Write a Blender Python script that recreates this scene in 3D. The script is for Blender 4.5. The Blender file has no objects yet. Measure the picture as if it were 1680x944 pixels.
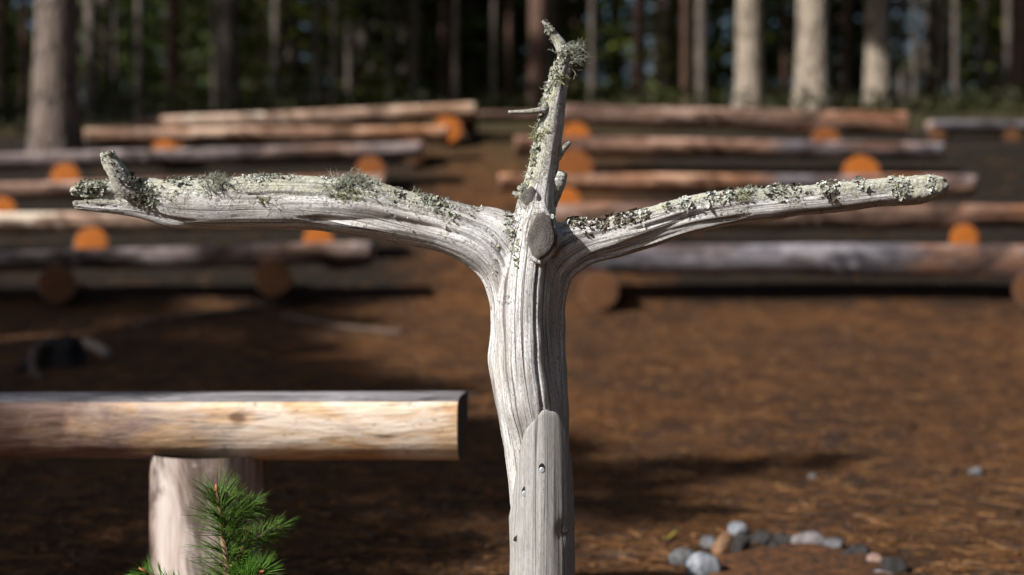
import bpy, bmesh, math, random
import numpy as np
from mathutils import Vector, Matrix, noise

rnd = random.Random(11)
S = bpy.context.scene
COL = S.collection
R = math.radians

# ------------------------------------------------------------------ camera numbers
EYE = 0.70
PITCH = R(0.75)
FP = 50.0 / 36.0 * 1680.0          # focal length in photo pixels
CP, SP = math.cos(PITCH), math.sin(PITCH)


def ray(px, py):
    u = (px - 840.0) / FP
    v = -(py - 472.0) / FP
    return np.array([u, CP + v * SP, -SP + v * CP])


def at(px, py, d):
    """world point seen at photo pixel (px, py), at distance d along +Y"""
    r = ray(px, py)
    r = r / r[1] * d
    return Vector((r[0], r[1], EYE + r[2]))


def m_per_px(d):
    return d / FP


# ------------------------------------------------------------------ terrain
GY = [-60, -8, 0, 3.3, 5.0, 7.4, 8.3, 9.1, 9.9, 10.7, 11.5, 12.3, 14, 20, 40, 75, 300]
GL = [-.3, 0, 0, 0, .13, .36, .47, .71, .97, 1.27, 1.50, 1.74, 2.16, 2.95, 4.7, 7.0, 14]
GR = [-.3, 0, 0, 0, .12, .35, .46, .74, 1.00, 1.32, 1.66, 1.78, 2.20, 2.95, 4.7, 7.0, 14]


def ground(x, y, bumps=True):
    a = np.interp(y, GY, GL)
    b = np.interp(y, GY, GR)
    t = min(1, max(0, (x + 1.0) / 2.0))
    z = a + (b - a) * t
    if bumps:
        k = 0.03 + 0.02 * min(1, max(0, (y - 12) / 10)) * 6
        z += k * noise.noise(Vector((x * .7, y * .7, 3.1))) + .012 * noise.noise(Vector((x * 3.1, y * 3.1, 7.7)))
    return float(z)


def ground_px(px, py):
    d = 2.6
    while d < 60:
        p = at(px, py, d)
        if p.z <= ground(p.x, p.y):
            return p
        d += 0.02
    return at(px, py, 60)


# ------------------------------------------------------------------ object helpers
def tag(o, label=None, cat=None, group=None, kind=None):
    if label: o['label'] = label
    if cat: o['category'] = cat
    if group: o['group'] = group
    if kind: o['kind'] = kind
    return o


def thing(name, label, cat, loc, group=None):
    o = bpy.data.objects.new(name, None)
    o.empty_display_size = .1
    COL.objects.link(o)
    o.location = loc
    return tag(o, label, cat, group)


def mesh_obj(name, verts, faces, mats, parent=None, origin=None, smooth=True, fmat=None):
    """verts in world coordinates; origin = location of the (parent) thing they are stored relative to"""
    me = bpy.data.meshes.new(name)
    if origin is None:
        origin = parent_world(parent) if parent else Vector((0, 0, 0))
    ox, oy, oz = origin
    me.from_pydata([(v[0] - ox, v[1] - oy, v[2] - oz) for v in verts], [], faces)
    if not isinstance(mats, (list, tuple)): mats = [mats]
    for m in mats: me.materials.append(m)
    if smooth: me.polygons.foreach_set('use_smooth', [True] * len(me.polygons))
    if fmat is not None: me.polygons.foreach_set('material_index', fmat)
    me.update()
    o = bpy.data.objects.new(name, me)
    COL.objects.link(o)
    if parent:
        o.parent = parent
    else:
        o.location = origin
    return o


def parent_world(p):
    v = Vector((0, 0, 0))
    while p:
        v = v + Vector(p.location)
        p = p.parent
    return v


def copy_tree(o, parent=None):
    c = o.copy()
    COL.objects.link(c)
    if parent: c.parent = parent
    for ch in list(o.children):
        copy_tree(ch, c)
    return c


# ------------------------------------------------------------------ node helpers
class NT:
    def __init__(s, name):
        s.m = bpy.data.materials.new(name)
        s.m.use_nodes = True
        s.t = s.m.node_tree
        s.t.nodes.clear()
        s.out = s.n('ShaderNodeOutputMaterial')
        s.b = s.n('ShaderNodeBsdfPrincipled')
        s.l(s.b.outputs[0], s.out.inputs[0])
        s.b.inputs['Roughness'].default_value = .85
        s.b.inputs['Specular IOR Level'].default_value = .25

    def n(s, k, **kw):
        x = s.t.nodes.new(k)
        for a, b in kw.items(): setattr(x, a, b)
        return x

    def l(s, a, b): s.t.links.new(a, b)

    def coord(s, kind='Object', scale=(1, 1, 1), attr=None, rot=(0, 0, 0)):
        if attr:
            a = s.n('ShaderNodeAttribute', attribute_name=attr)
            o = a.outputs['Vector']
        else:
            o = s.n('ShaderNodeTexCoord').outputs[kind]
        mp = s.n('ShaderNodeMapping')
        mp.inputs['Scale'].default_value = scale
        mp.inputs['Rotation'].default_value = rot
        s.l(o, mp.inputs[0])
        return mp.outputs[0]

    def noise(s, vec, scale, detail=4, rough=.55, dist=0):
        x = s.n('ShaderNodeTexNoise')
        x.inputs['Scale'].default_value = scale
        x.inputs['Detail'].default_value = detail
        x.inputs['Roughness'].default_value = rough
        x.inputs['Distortion'].default_value = dist
        s.l(vec, x.inputs['Vector'])
        return x.outputs['Fac']

    def ramp(s, f, stops):
        x = s.n('ShaderNodeValToRGB')
        e = x.color_ramp.elements
        while len(e) < len(stops): e.new(.5)
        for k, (p, c) in enumerate(stops):
            e[k].position = p
            if not isinstance(c, (tuple, list)): c = (c, c, c)
            e[k].color = (*c[:3], 1)
        s.l(f, x.inputs[0])
        return x.outputs[0]

    def mix(s, f, a, b, mode='MIX'):
        x = s.n('ShaderNodeMix', data_type='RGBA', blend_type=mode)
        for sock, v in ((x.inputs[0], f), (x.inputs[6], a), (x.inputs[7], b)):
            if isinstance(v, (int, float)):
                sock.default_value = v if sock == x.inputs[0] else (v, v, v, 1)
            elif isinstance(v, (tuple, list)):
                sock.default_value = (*v[:3], 1)
            else:
                s.l(v, sock)
        return x.outputs[2]

    def math(s, op, a, b=None):
        x = s.n('ShaderNodeMath', operation=op)
        for k, v in ((0, a), (1, b)):
            if v is None: continue
            if isinstance(v, (int, float)): x.inputs[k].default_value = v
            else: s.l(v, x.inputs[k])
        return x.outputs[0]

    def bump(s, h, dist, strength=1.0, prev=None):
        x = s.n('ShaderNodeBump')
        x.inputs['Distance'].default_value = dist
        x.inputs['Strength'].default_value = strength
        s.l(h, x.inputs['Height'])
        if prev is not None: s.l(prev, x.inputs['Normal'])
        return x.outputs[0]

    def done(s, col, nrm=None, rough=None):
        if isinstance(col, (tuple, list)): s.b.inputs['Base Color'].default_value = (*col[:3], 1)
        else: s.l(col, s.b.inputs['Base Color'])
        if nrm is not None: s.l(nrm, s.b.inputs['Normal'])
        if rough is not None: s.b.inputs['Roughness'].default_value = rough
        return s.m


# ------------------------------------------------------------------ materials
def mat_snag():
    t = NT('weathered_snag_wood')
    fib = t.coord(attr='grain', scale=(1, 1, .035))
    fib2 = t.coord(attr='grain', scale=(1, 1, .012))
    wp = t.coord('Object')
    n1 = t.noise(fib, 260, 5, .65)
    n2 = t.noise(fib2, 90, 3, .5, .3)
    n3 = t.noise(fib2, 150, 2, .5, .6)
    n5 = t.noise(t.coord(attr='grain', scale=(1, 1, .02)), 620, 4, .7)
    big = t.noise(wp, 14, 4, .6)
    base = t.ramp(n1, [(.28, (.24, .22, .215)), (.44, (.475, .47, .47)), (.60, (.68, .68, .685))])
    base = t.mix(t.ramp(n5, [(.38, .0), (.62, .8)]), base, (.68, .67, .66))
    warm = t.mix(t.ramp(big, [(.45, 0.0), (.66, .4)]), base, (.43, .37, .30))
    crack = t.ramp(n2, [(.475, 0), (.495, 1), (.505, 1), (.53, 0)])
    gate = t.ramp(n3, [(.44, 0), (.56, 1)])
    cf = t.math('MULTIPLY', crack, gate)
    c1 = t.mix(t.math('MULTIPLY', cf, .92), warm, (.060, .046, .052))
    nf = t.noise(t.coord(attr='grain', scale=(1, 1, .03)), 420, 4, .7)
    fine = t.ramp(nf, [(.33, .6), (.42, 0)])
    c1 = t.mix(fine, c1, (.15, .125, .115))
    gn = t.noise(t.coord(attr='grain', scale=(1, 1, .25)), 900, 3, .7)
    c1 = t.mix(t.ramp(gn, [(.38, .75), (.52, 0)]), c1, (.20, .19, .175))
    blo = t.noise(t.coord(attr='grain', scale=(1, 1, .12)), 60, 5, .65)
    c1 = t.mix(t.ramp(blo, [(.38, .7), (.54, 0)]), c1, (.25, .225, .215))
    # crustose lichen, where the mesh says it can grow
    la = t.n('ShaderNodeAttribute', attribute_name='lichen').outputs['Fac']
    ln = t.noise(wp, 210, 6, .7)
    ln2 = t.noise(wp, 55, 4, .6)
    lf = t.math('ADD', t.math('MULTIPLY', ln, .62), t.math('MULTIPLY', ln2, .38))
    thr = t.math('ADD', lf, t.math('MULTIPLY', la, .3))
    lmask = t.ramp(thr, [(.60, 0), (.665, 1)])
    lc = t.ramp(t.noise(wp, 330, 4, .7), [(.32, (.20, .20, .15)), (.5, (.44, .44, .36)), (.68, (.60, .60, .48))])
    lcy = t.mix(t.ramp(t.noise(wp, 38, 3), [(.54, 0), (.66, .5)]), lc, (.42, .42, .24))
    c2 = t.mix(t.math('MULTIPLY', lmask, .8), c1, lcy)
    dk = t.ramp(t.noise(wp, 270, 4, .75), [(.62, 0), (.69, 1)])
    c2 = t.mix(t.math('MULTIPLY', t.math('MULTIPLY', dk, la), .7), c2, (.07, .065, .055))
    h = t.math('SUBTRACT', t.math('ADD', n1, t.math('MULTIPLY', n5, .5)), t.math('ADD', t.math('MULTIPLY', cf, 1.5), fine))
    b1 = t.bump(h, .0016, .8)
    b2 = t.bump(t.math('MULTIPLY', lmask, ln), .004, .9, b1)
    return t.done(c2, b2, .9)


def mat_post():
    t = NT('planed_grey_post')
    fib = t.coord(attr='grain', scale=(1, 1, .02))
    n1 = t.noise(fib, 330, 5, .65)
    n2 = t.noise(t.coord(attr='grain', scale=(1, 1, .006)), 120, 2, .5, .15)
    blot = t.noise(t.coord('Object', (1, 1, .5)), 22, 4, .6)
    base = t.ramp(n1, [(.3, (.185, .178, .173)), (.5, (.285, .278, .272)), (.68, (.38, .375, .37))])
    base = t.mix(t.ramp(blot, [(.48, 0), (.72, .4)]), base, (.29, .255, .215))
    crack = t.ramp(n2, [(.492, 0), (.499, 1), (.501, 1), (.508, 0)])
    c = t.mix(t.math('MULTIPLY', crack, .85), base, (.05, .04, .035))
    gn = t.noise(t.coord(attr='grain', scale=(1, 1, .12)), 800, 4, .7)
    c = t.mix(t.ramp(gn, [(.38, .7), (.52, 0)]), c, (.17, .16, .15))
    spk = t.ramp(t.noise(t.coord('Object'), 300, 3, .6), [(.66, 0), (.72, .6)])
    c = t.mix(spk, c, (.10, .085, .075))
    h = t.math('SUBTRACT', n1, t.math('MULTIPLY', crack, 2.0))
    return t.done(c, t.bump(h, .0008, .7), .8)


def mat_rings(name, c_lo, c_hi, scale=90, axis_scale=(1, 0, 1), dark=(.05, .03, .02), bumpd=.001):
    """sawn end grain: rings about the object's own centre"""
    t = NT(name)
    v = t.coord('Object', axis_scale)
    w = t.n('ShaderNodeTexWave', wave_type='RINGS', rings_direction='SPHERICAL')
    w.inputs['Scale'].default_value = scale
    w.inputs['Distortion'].default_value = 2.2
    w.inputs['Detail'].default_value = 3
    w.inputs['Detail Scale'].default_value = 1.5
    t.l(v, w.inputs['Vector'])
    n = t.noise(t.coord('Object'), 22, 6, .7)
    c = t.mix(t.math('MULTIPLY', w.outputs['Fac'], n), c_lo, c_hi)
    c = t.mix(t.ramp(n, [(.46, 0), (.68, .65)]), c, dark)
    return t.done(c, t.bump(w.outputs['Fac'], bumpd, .6), .85)


def mat_log(name, cols, patch, pf=(.5, .62), stain=(.08, .05, .045), scale=1.0, ax=(.06, 1, 1), second=None):
    """debarked log lying along its X axis"""
    t = NT(name)
    v = t.coord('Object', (ax[0] * scale, ax[1] * scale, ax[2] * scale))
    v2 = t.coord('Object', (.22 * scale, scale, scale) if ax[0] < 1 else (scale, scale, .22 * scale))
    f = t.noise(v, 55, 6, .65)
    p = t.noise(v2, 3.2, 4, .6, .4)
    st = t.noise(v2, 7.5, 5, .65, .5)
    c = t.ramp(f, [(.28, cols[0]), (.5, cols[1]), (.7, cols[2])])
    if second:      # part of the log blends into another tone
        c2_, x0, sgn = second
        sx = t.n('ShaderNodeSeparateXYZ')
        t.l(t.n('ShaderNodeTexCoord').outputs['Object'], sx.inputs[0])
        mk = t.math('ADD', t.math('MULTIPLY', t.math('SUBTRACT', sx.outputs['X'], x0), sgn), t.math('MULTIPLY', p, .8))
        c = t.mix(t.ramp(mk, [(.30, 0), (.52, 1)]), c, t.ramp(f, [(.28, c2_[0]), (.5, c2_[1]), (.7, c2_[2])]))
    c = t.mix(t.ramp(p, [(pf[0], 0), (pf[1], .9)]), c, patch)
    v4 = t.coord('Object', (.5 * scale, scale, scale) if ax[0] < 1 else (scale, scale, .5 * scale))
    b1_ = t.noise(v4, 8.5, 5, .7, .8); b2_ = t.noise(v4, 5.0, 5, .7, 1.0)
    c = t.mix(t.ramp(b2_, [(.40, .85), (.52, 0)]), c, tuple(q * .45 for q in cols[0]))
    c = t.mix(t.ramp(b1_, [(.54, 0), (.64, .7)]), c, tuple(min(.7, q * 1.25) for q in cols[2]))
    pl = t.noise(v2, 5.2, 5, .65, .8)
    c = t.mix(t.ramp(pl, [(.54, 0), (.66, .75)]), c, tuple(min(.75, q * 1.5) for q in cols[2]))
    c = t.mix(t.ramp(st, [(.54, 0), (.66, .85)]), c, stain)
    c = t.mix(t.ramp(f, [(.3, .5), (.42, 0)]), c, (.05, .035, .03))
    t.b.inputs['Specular IOR Level'].default_value = .1
    return t.done(c, t.bump(f, .004, .6), .92)


def mat_ground():
    t = NT('needle_litter_ground')
    g = t.coord('Object')
    n0 = t.noise(g, .55, 4, .6)
    n1 = t.noise(g, 3.2, 5, .65, .4)
    n2 = t.noise(t.coord('Object', (1, 1.6, 1), rot=(0, 0, .5)), 28, 6, .7)
    n3 = t.noise(t.coord('Object', (2.6, .8, 1), rot=(0, 0, -.4)), 48, 5, .7, .8)
    c = t.ramp(n2, [(.3, (.030, .011, .003)), (.5, (.085, .032, .008)), (.68, (.175, .068, .016))])
    c = t.mix(t.ramp(n1, [(.40, 0), (.60, .75)]), c, (.18, .069, .016))
    c = t.mix(t.ramp(n0, [(.42, .55), (.56, 0)]), c, (.050, .024, .011))
    c = t.mix(t.ramp(t.noise(g, 1.5, 5, .65, .7), [(.42, .8), (.54, 0)]), c, (.045, .019, .008))
    c = t.mix(t.ramp(t.noise(g, 7.5, 4, .65, .6), [(.48, 0), (.64, .7)]), c, (.215, .088, .022))
    n6 = t.noise(t.coord('Object', (1.0, 2.2, 1), rot=(0, 0, .55)), 9, 6, .72, .5)
    c = t.mix(t.ramp(n6, [(.38, .85), (.50, 0)]), c, (.028, .012, .006))
    c = t.mix(t.ramp(n6, [(.60, 0), (.72, .5)]), c, (.24, .105, .032))
    c = t.mix(t.ramp(n3, [(.56, 0), (.72, .6)]), c, (.22, .115, .055))
    c = t.mix(t.ramp(t.noise(g, 17, 4, .7), [(.56, 0), (.66, .85)]), c, (.026, .015, .010))
    # beyond the benches: moss and dwarf shrubs among the needles
    sx = t.n('ShaderNodeSeparateXYZ')
    t.l(t.n('ShaderNodeTexCoord').outputs['Object'], sx.inputs[0])
    far = t.n('ShaderNodeMapRange')
    far.inputs['From Min'].default_value = 11.6
    far.inputs['From Max'].default_value = 15.0
    t.l(t.math('ADD', sx.outputs['Y'], t.math('MULTIPLY', n0, 2.0)), far.inputs['Value'])
    moss = t.ramp(n2, [(.3, (.012, .013, .007)), (.6, (.045, .05, .017)), (.75, (.09, .075, .03))])
    c = t.mix(t.math('MULTIPLY', far.outputs[0], .85), c, moss)
    soil_sh = t.n('ShaderNodeAttribute', attribute_name='soil_shade').outputs['Fac']
    c = t.mix(t.math('MULTIPLY', soil_sh, .95), c, t.ramp(n2, [(.3, (.004, .003, .002)), (.6, (.013, .009, .005)), (.75, (.032, .021, .010))]))  # deep shade between the bench rows, painted into the dark soil colour
    h = t.math('ADD', n2, t.math('MULTIPLY', n3, .7))
    return t.done(c, t.bump(h, .02, .9, t.bump(n6, .05, .8, t.bump(n1, .08, .6))), .95)


def mat_bark(name, lo, mid, hi, orange=None):
    t = NT(name)
    v = t.coord('Object', (1, 1, .28))
    vo = t.n('ShaderNodeTexVoronoi', feature='DISTANCE_TO_EDGE')
    vo.inputs['Scale'].default_value = 13
    t.l(t.mix(.06, v, t.n('ShaderNodeTexNoise').outputs['Color']), vo.inputs['Vector'])
    n = t.noise(v, 24, 6, .7)
    e = t.ramp(vo.outputs['Distance'], [(.0, 0), (.10, 1)])
    c = t.ramp(n, [(.3, lo), (.5, mid), (.7, hi)])
    c = t.mix(e, t.mix(.7, c, tuple(q * .25 for q in lo)), c)
    if orange:
        sx = t.n('ShaderNodeSeparateXYZ')
        t.l(t.n('ShaderNodeTexCoord').outputs['Object'], sx.inputs[0])
        mr = t.n('ShaderNodeMapRange')
        mr.inputs['From Min'].default_value = 4.5
        mr.inputs['From Max'].default_value = 9.0
        t.l(sx.outputs['Z'], mr.inputs['Value'])
        c = t.mix(t.math('MULTIPLY', mr.outputs[0], .8), c, orange)
    return t.done(c, t.bump(t.math('ADD', e, n), .02, .8), .9)


def mat_leaf(name, a, b, scale=3.0, transl=.25, rough=.7):
    t = NT(name)
    n = t.noise(t.coord('Object'), scale, 4, .6)
    c = t.ramp(n, [(.32, a), (.68, b)])
    t.l(c, t.b.inputs['Base Color'])
    t.b.inputs['Roughness'].default_value = rough
    if transl:
        tr = t.n('ShaderNodeBsdfTranslucent')
        t.l(c, tr.inputs['Color'])
        ms = t.n('ShaderNodeMixShader')
        ms.inputs[0].default_value = transl
        t.l(t.b.outputs[0], ms.inputs[1])
        t.l(tr.outputs[0], ms.inputs[2])
        t.l(ms.outputs[0], t.out.inputs[0])
    return t.m


def mat_simple(name, a, b, scale=20, rough=.85, bumpd=.003, metal=0, kind='Object', lo=.35, hi=.65):
    t = NT(name)
    n = t.noise(t.coord(kind), scale, 5, .65)
    t.b.inputs['Metallic'].default_value = metal
    return t.done(t.ramp(n, [(lo, a), (hi, b)]), t.bump(n, bumpd, .7), rough)


M_SNAG = mat_snag()
M_POST = mat_post()
def mat_knot():
    t = NT('sawn_knot_face')
    v = t.coord('Object', (1, 0, .6))
    w = t.n('ShaderNodeTexWave', wave_type='RINGS', rings_direction='SPHERICAL')
    for k_, q in (('Scale', 95), ('Distortion', 5.5), ('Detail', 4), ('Detail Scale', 2.2)): w.inputs[k_].default_value = q
    t.l(v, w.inputs['Vector'])
    n = t.noise(t.coord('Object'), 70, 6, .7); n2 = t.noise(t.coord('Object'), 420, 5, .75); n3 = t.noise(t.coord('Object', (1, 1, .4)), 34, 3, .6)
    c = t.ramp(n2, [(.3, (.045, .038, .035)), (.5, (.095, .084, .077)), (.7, (.165, .15, .138))])
    c = t.mix(t.math('MULTIPLY', w.outputs['Fac'], .12), c, (.16, .148, .14))
    c = t.mix(t.ramp(n, [(.46, 0), (.68, .8)]), c, (.055, .045, .04))
    c = t.mix(t.ramp(n3, [(.5, 0), (.68, .6)]), c, (.26, .245, .23))
    return t.done(c, t.bump(t.math('ADD', n2, t.math('MULTIPLY', w.outputs['Fac'], .12)), .0018, .9), .95)


M_KNOT = mat_knot()
M_ORANGE = mat_rings('sawn_end_orange', (.36, .10, .011), (.52, .16, .02), 42, (1, 0, 1), (.13, .045, .012), .003)
M_ORANGE_DULL = mat_rings('sawn_end_dull_orange', (.20, .062, .012), (.30, .10, .02), 42, (1, 0, 1), (.09, .04, .018), .003)
M_ORANGE_SHADE_BROWN = mat_rings('sawn_end_brown', (.10, .042, .016), (.16, .065, .024), 42, (1, 0, 1), (.05, .03, .02), .003)  # brown copy of the orange ends, shade of dim benches put into the colour
M_ENDDARK = mat_rings('sawn_end_dark', (.06, .055, .055), (.11, .10, .10), 45, (0, 1, 1), (.03, .028, .028))
M_ENDGREY = mat_rings('sawn_end_grey', (.22, .16, .13), (.32, .24, .2), 45, (0, 1, 1), (.1, .07, .06))
M_LOG_GREY = mat_log('log_grey', [(.07, .055, .055), (.17, .135, .13), (.31, .26, .25)], (.30, .165, .105), (.52, .64))
M_LOG_BLUE = mat_log('log_bluegrey', [(.06, .055, .062), (.135, .125, .14), (.22, .20, .215)], (.27, .15, .09), (.56, .68))
M_LOG_WARM = mat_log('log_warm', [(.15, .08, .05), (.37, .215, .145), (.58, .41, .31)], (.42, .19, .085), (.5, .62))
M_LOG_PALE = mat_log('log_pale', [(.22, .13, .09), (.46, .31, .23), (.66, .51, .41)], (.48, .26, .14), (.52, .64))
M_LOG_PINK = mat_log('log_pinkbrown', [(.075, .045, .033), (.19, .115, .085), (.34, .23, .185)], (.36, .15, .07), (.52, .64))
P_BLUE = [(.06, .055, .065), (.15, .14, .16), (.25, .235, .255)]
P_BROWN = [(.085, .042, .028), (.21, .115, .08), (.35, .22, .165)]
M_LOG_BLUE_BROWN = mat_log('log_blue_then_brown', P_BLUE, (.27, .15, .09), (.58, .70), second=(P_BROWN, .1, 1.0))
M_LOG_BROWN_BLUE = mat_log('log_brown_then_blue', P_BROWN, (.36, .16, .08), (.54, .66), second=(P_BLUE, .35, 1.2))
M_LOG_RUST_BLUE = mat_log('log_rust_then_blue', [(.13, .06, .035), (.32, .16, .095), (.46, .28, .19)], (.42, .18, .08), (.52, .64), second=(P_BLUE, .15, .9))
M_GROUND = mat_ground()
M_BARK_PALE = mat_bark('pine_bark_pale', (.15, .118, .088), (.265, .22, .172), (.36, .305, .245))
M_BARK_GREY = mat_bark('pine_bark_grey', (.07, .051, .042), (.135, .102, .086), (.20, .158, .136))
M_BARK_RED = mat_bark('pine_bark_red', (.055, .032, .024), (.11, .062, .045), (.17, .10, .07), (.34, .13, .055))
M_BARK_DIM = mat_bark('pine_bark_dim', (.065, .05, .041), (.125, .10, .084), (.19, .158, .135))  # bark toned down, forest shade on the trunks put into the colour
M_CONIFER = mat_leaf('spruce_needles', (.024, .040, .008), (.088, .118, .018), .8, .2)
M_CONIFER2 = mat_leaf('spruce_needles_yellow', (.034, .046, .008), (.115, .130, .018), .8, .25)
M_PINECROWN = mat_leaf('pine_crown_needles', (.02, .038, .014), (.055, .085, .028), .8, .2)
M_SHRUB = mat_leaf('bilberry_leaves', (.010, .013, .004), (.038, .038, .010), 1.2, .2)
M_TWIG = mat_simple('dead_twig', (.08, .06, .05), (.19, .155, .135), 30)
M_NEEDLE = mat_leaf('pine_needles', (.06, .13, .022), (.17, .29, .05), 90, .3, .42)
M_NEEDLE_Y = mat_leaf('pine_needles_fresh', (.08, .20, .025), (.17, .36, .05), 60, .25, .42)
M_SHOOT = mat_simple('pine_shoot_bark', (.11, .06, .038), (.21, .125, .08), 200, .7, .001)
M_BUD = mat_simple('pine_bud', (.22, .07, .03), (.36, .13, .055), 300, .6, .0006)
M_LICH = mat_leaf('lichen_grey_green', (.13, .14, .11), (.36, .37, .30), 160, .15, .9)
M_LICH_Y = mat_leaf('lichen_yellow_green', (.17, .175, .085), (.38, .385, .22), 160, .15, .9)
M_LICH_D = mat_leaf('lichen_dark', (.035, .026, .02), (.10, .075, .055), 150, .05, .9)
M_LICH_W = mat_leaf('lichen_white_grey', (.26, .27, .24), (.56, .57, .53), 160, .1, .9)

# ------------------------------------------------------------------ geometry helpers
def tube(path, n=16, cap=True, jitter=0.0):
    """path: list of (Vector, radius[, depth factor]); returns verts, faces"""
    V, F = [], []
    P = [Vector(p[0]) for p in path]
    up0 = None
    for i, p in enumerate(path):
        a = P[max(0, i - 1)]; b = P[min(len(P) - 1, i + 1)]
        T = (b - a).normalized()
        if up0 is None:
            ref = Vector((0, 1, 0)) if abs(T.y) < .9 else Vector((0, 0, 1))
            N = (ref - T * ref.dot(T)).normalized()
        else:
            N = (up0 - T * up0.dot(T)).normalized()
        up0 = N
        B = T.cross(N)
        r = p[1]; k = p[2] if len(p) > 2 else 1.0
        for j in range(n):
            th = 2 * math.pi * j / n
            rr = r * (1 + (jitter * noise.noise(Vector((p[0].x * 9 + j, p[0].y * 9, p[0].z * 9))) if jitter else 0))
            V.append(P[i] + N * (math.cos(th) * rr * k) + B * (math.sin(th) * rr))
    m = len(path)
    for i in range(m - 1):
        for j in range(n):
            j2 = (j + 1) % n
            F.append((i * n + j, i * n + j2, (i + 1) * n + j2, (i + 1) * n + j))
    if cap:
        F.append(tuple(range(n - 1, -1, -1)))
        F.append(tuple((m - 1) * n + j for j in range(n)))
    return V, F


def join(parts):
    V, F = [], []
    for v, f in parts:
        o = len(V)
        V += list(v)
        F += [tuple(i + o for i in q) for q in f]
    return V, F


def catmull(pts, step):
    """pts: list of tuples (any length); smooth resampling through them"""
    P = [np.array(p, float) for p in pts]
    P = [2 * P[0] - P[1]] + P + [2 * P[-1] - P[-2]]
    out = []
    for i in range(1, len(P) - 2):
        p0, p1, p2, p3 = P[i - 1:i + 3]
        k = max(2, int(np.linalg.norm((p2 - p1)[:3]) / step))
        for j in range(k):
            t = j / k
            out.append(.5 * ((2 * p1) + (-p0 + p2) * t + (2 * p0 - 5 * p1 + 4 * p2 - p3) * t * t + (-p0 + 3 * p1 - 3 * p2 + p3) * t ** 3))
    out.append(P[-2])
    return out


# ------------------------------------------------------------------ the snag cross
D0 = 2.10
K0 = m_per_px(D0)


def snag_tube(pts):
    """pts: (px, py, radius px, depth offset m[, depth factor])"""
    w = []
    for p in pts:
        q = at(p[0], p[1], D0 + p[3])
        w.append((q.x, q.y, q.z, p[2] * K0, p[4] if len(p) > 4 else 1.0))
    return catmull(w, .006)


TUBES = {
    'A': snag_tube([(868, 990, 26, .02), (866, 880, 27, .02), (864, 800, 32, .018), (861, 750, 35, .016), (853, 690, 37, .01), (842, 630, 37, 0), (838, 590, 38, 0),
                    (839, 540, 36, 0), (838, 490, 37, 0), (826, 440, 42, 0), (795, 400, 47, .0), (745, 377, 44, .0), (680, 361, 43, 0),
                    (600, 343, 47, 0), (520, 334, 44, 0), (440, 332, 43, 0), (360, 334, 42, 0), (300, 333, 40, 0), (250, 326, 31, 0), (215, 322, 25, 0)]),
    'A1': snag_tube([(300, 320, 25, 0), (230, 314, 22, 0), (175, 311, 16, 0), (140, 311, 12, 0), (116, 315, 7, 0)]),
    'A2': snag_tube([(340, 352, 22, -.004), (290, 352, 23, -.004), (240, 344, 17, -.004), (190, 340, 12, -.004), (150, 338, 9, -.004), (121, 337, 7, -.004)]),
    'B': snag_tube([(915, 990, 22, .014), (913, 850, 23, .014), (910, 740, 24, .014), (909, 660, 23, .018), (905, 590, 24, .022), (903, 540, 24, .024), (904, 490, 25, .022),
                    (912, 440, 33, .012), (950, 408, 34, .008), (1005, 390, 33, .004), (1060, 375, 33, 0), (1130, 353, 31, 0), (1200, 342, 29, 0),
                    (1280, 333, 26, 0), (1360, 325, 25, 0), (1440, 317, 24, 0), (1510, 311, 24, 0), (1540, 304, 19, 0), (1552, 300, 11, 0)]),
    'C': snag_tube([(886, 990, 40, .01), (886, 850, 41, .01), (884, 760, 42, .014), (880, 715, 45, .010), (870, 660, 48, -.006), (862, 600, 47, -.012), (859, 540, 45, -.014), (860, 480, 44, -.014),
                    (866, 420, 42, -.006), (876, 370, 37, -.002), (884, 320, 31, 0), (894, 268, 25, 0), (902, 215, 23, 0), (909, 170, 21, 0),
                    (918, 125, 17, 0), (927, 95, 14, 0), (921, 76, 11, 0), (906, 54, 7, 0), (889, 33, 2.5, 0)]),
    'D': snag_tube([(232, 322, 20, -.012), (208, 306, 19, -.022), (192, 280, 16, -.03), (180, 262, 14, -.032), (175, 249, 13, -.032)]),
    'K': snag_tube([(880, 380, 44, .0), (883, 382, 38, -.025), (886, 384, 33, -.052), (887, 385, 32, -.064)]),
    'K2': snag_tube([(872, 330, 28, -.0), (869, 326, 20, -.025), (867, 324, 17, -.034)]),
    'J': snag_tube([(720, 372, 30, 0), (765, 374, 32, 0), (808, 376, 34, 0), (850, 392, 34, 0)]),
    'J2': snag_tube([(885, 402, 34, 0), (925, 396, 33, 0), (965, 390, 28, 0), (1010, 385, 23, 0)]),
    'S': snag_tube([(895, 335, 18, .0), (907, 312, 16, .006), (916, 296, 13, .01)]),
}
# the two sawn stubs face the camera: flatten them sideways by hand (tall ovals)
SRC = []
for k, pts in TUBES.items():
    path = [(Vector(p[:3]), p[3], p[4]) for p in pts]
    v, f = tube(path, 28)
    if k in ('K', 'K2'):
        cx = at(886, 380, D0).x if k == 'K' else at(868, 325, D0).x
        v = [Vector((cx + (q.x - cx) * (.78 if k == 'K' else .8), q.y, EYE + (q.z - EYE))) for q in v]
        if k == 'K':
            cz = at(886, 380, D0).z
            v = [Vector((q.x, q.y, cz + (q.z - cz) * 1.38)) for q in v]
    SRC.append((v, f))
v, f = join(SRC)
me0 = bpy.data.meshes.new('tmp')
me0.from_pydata([tuple(q) for q in v], [], f)
o0 = bpy.data.objects.new('tmp', me0)
COL.objects.link(o0)
md = o0.modifiers.new('r', 'REMESH'); md.mode = 'VOXEL'; md.voxel_size = .0021; md.use_smooth_shade = True
md = o0.modifiers.new('s', 'SMOOTH'); md.factor = .5; md.iterations = 7
dg = bpy.context.evaluated_depsgraph_get()
ev = o0.evaluated_get(dg)
me1 = bpy.data.meshes.new_from_object(ev)
bpy.data.objects.remove(o0)
nV = len(me1.vertices)
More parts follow.
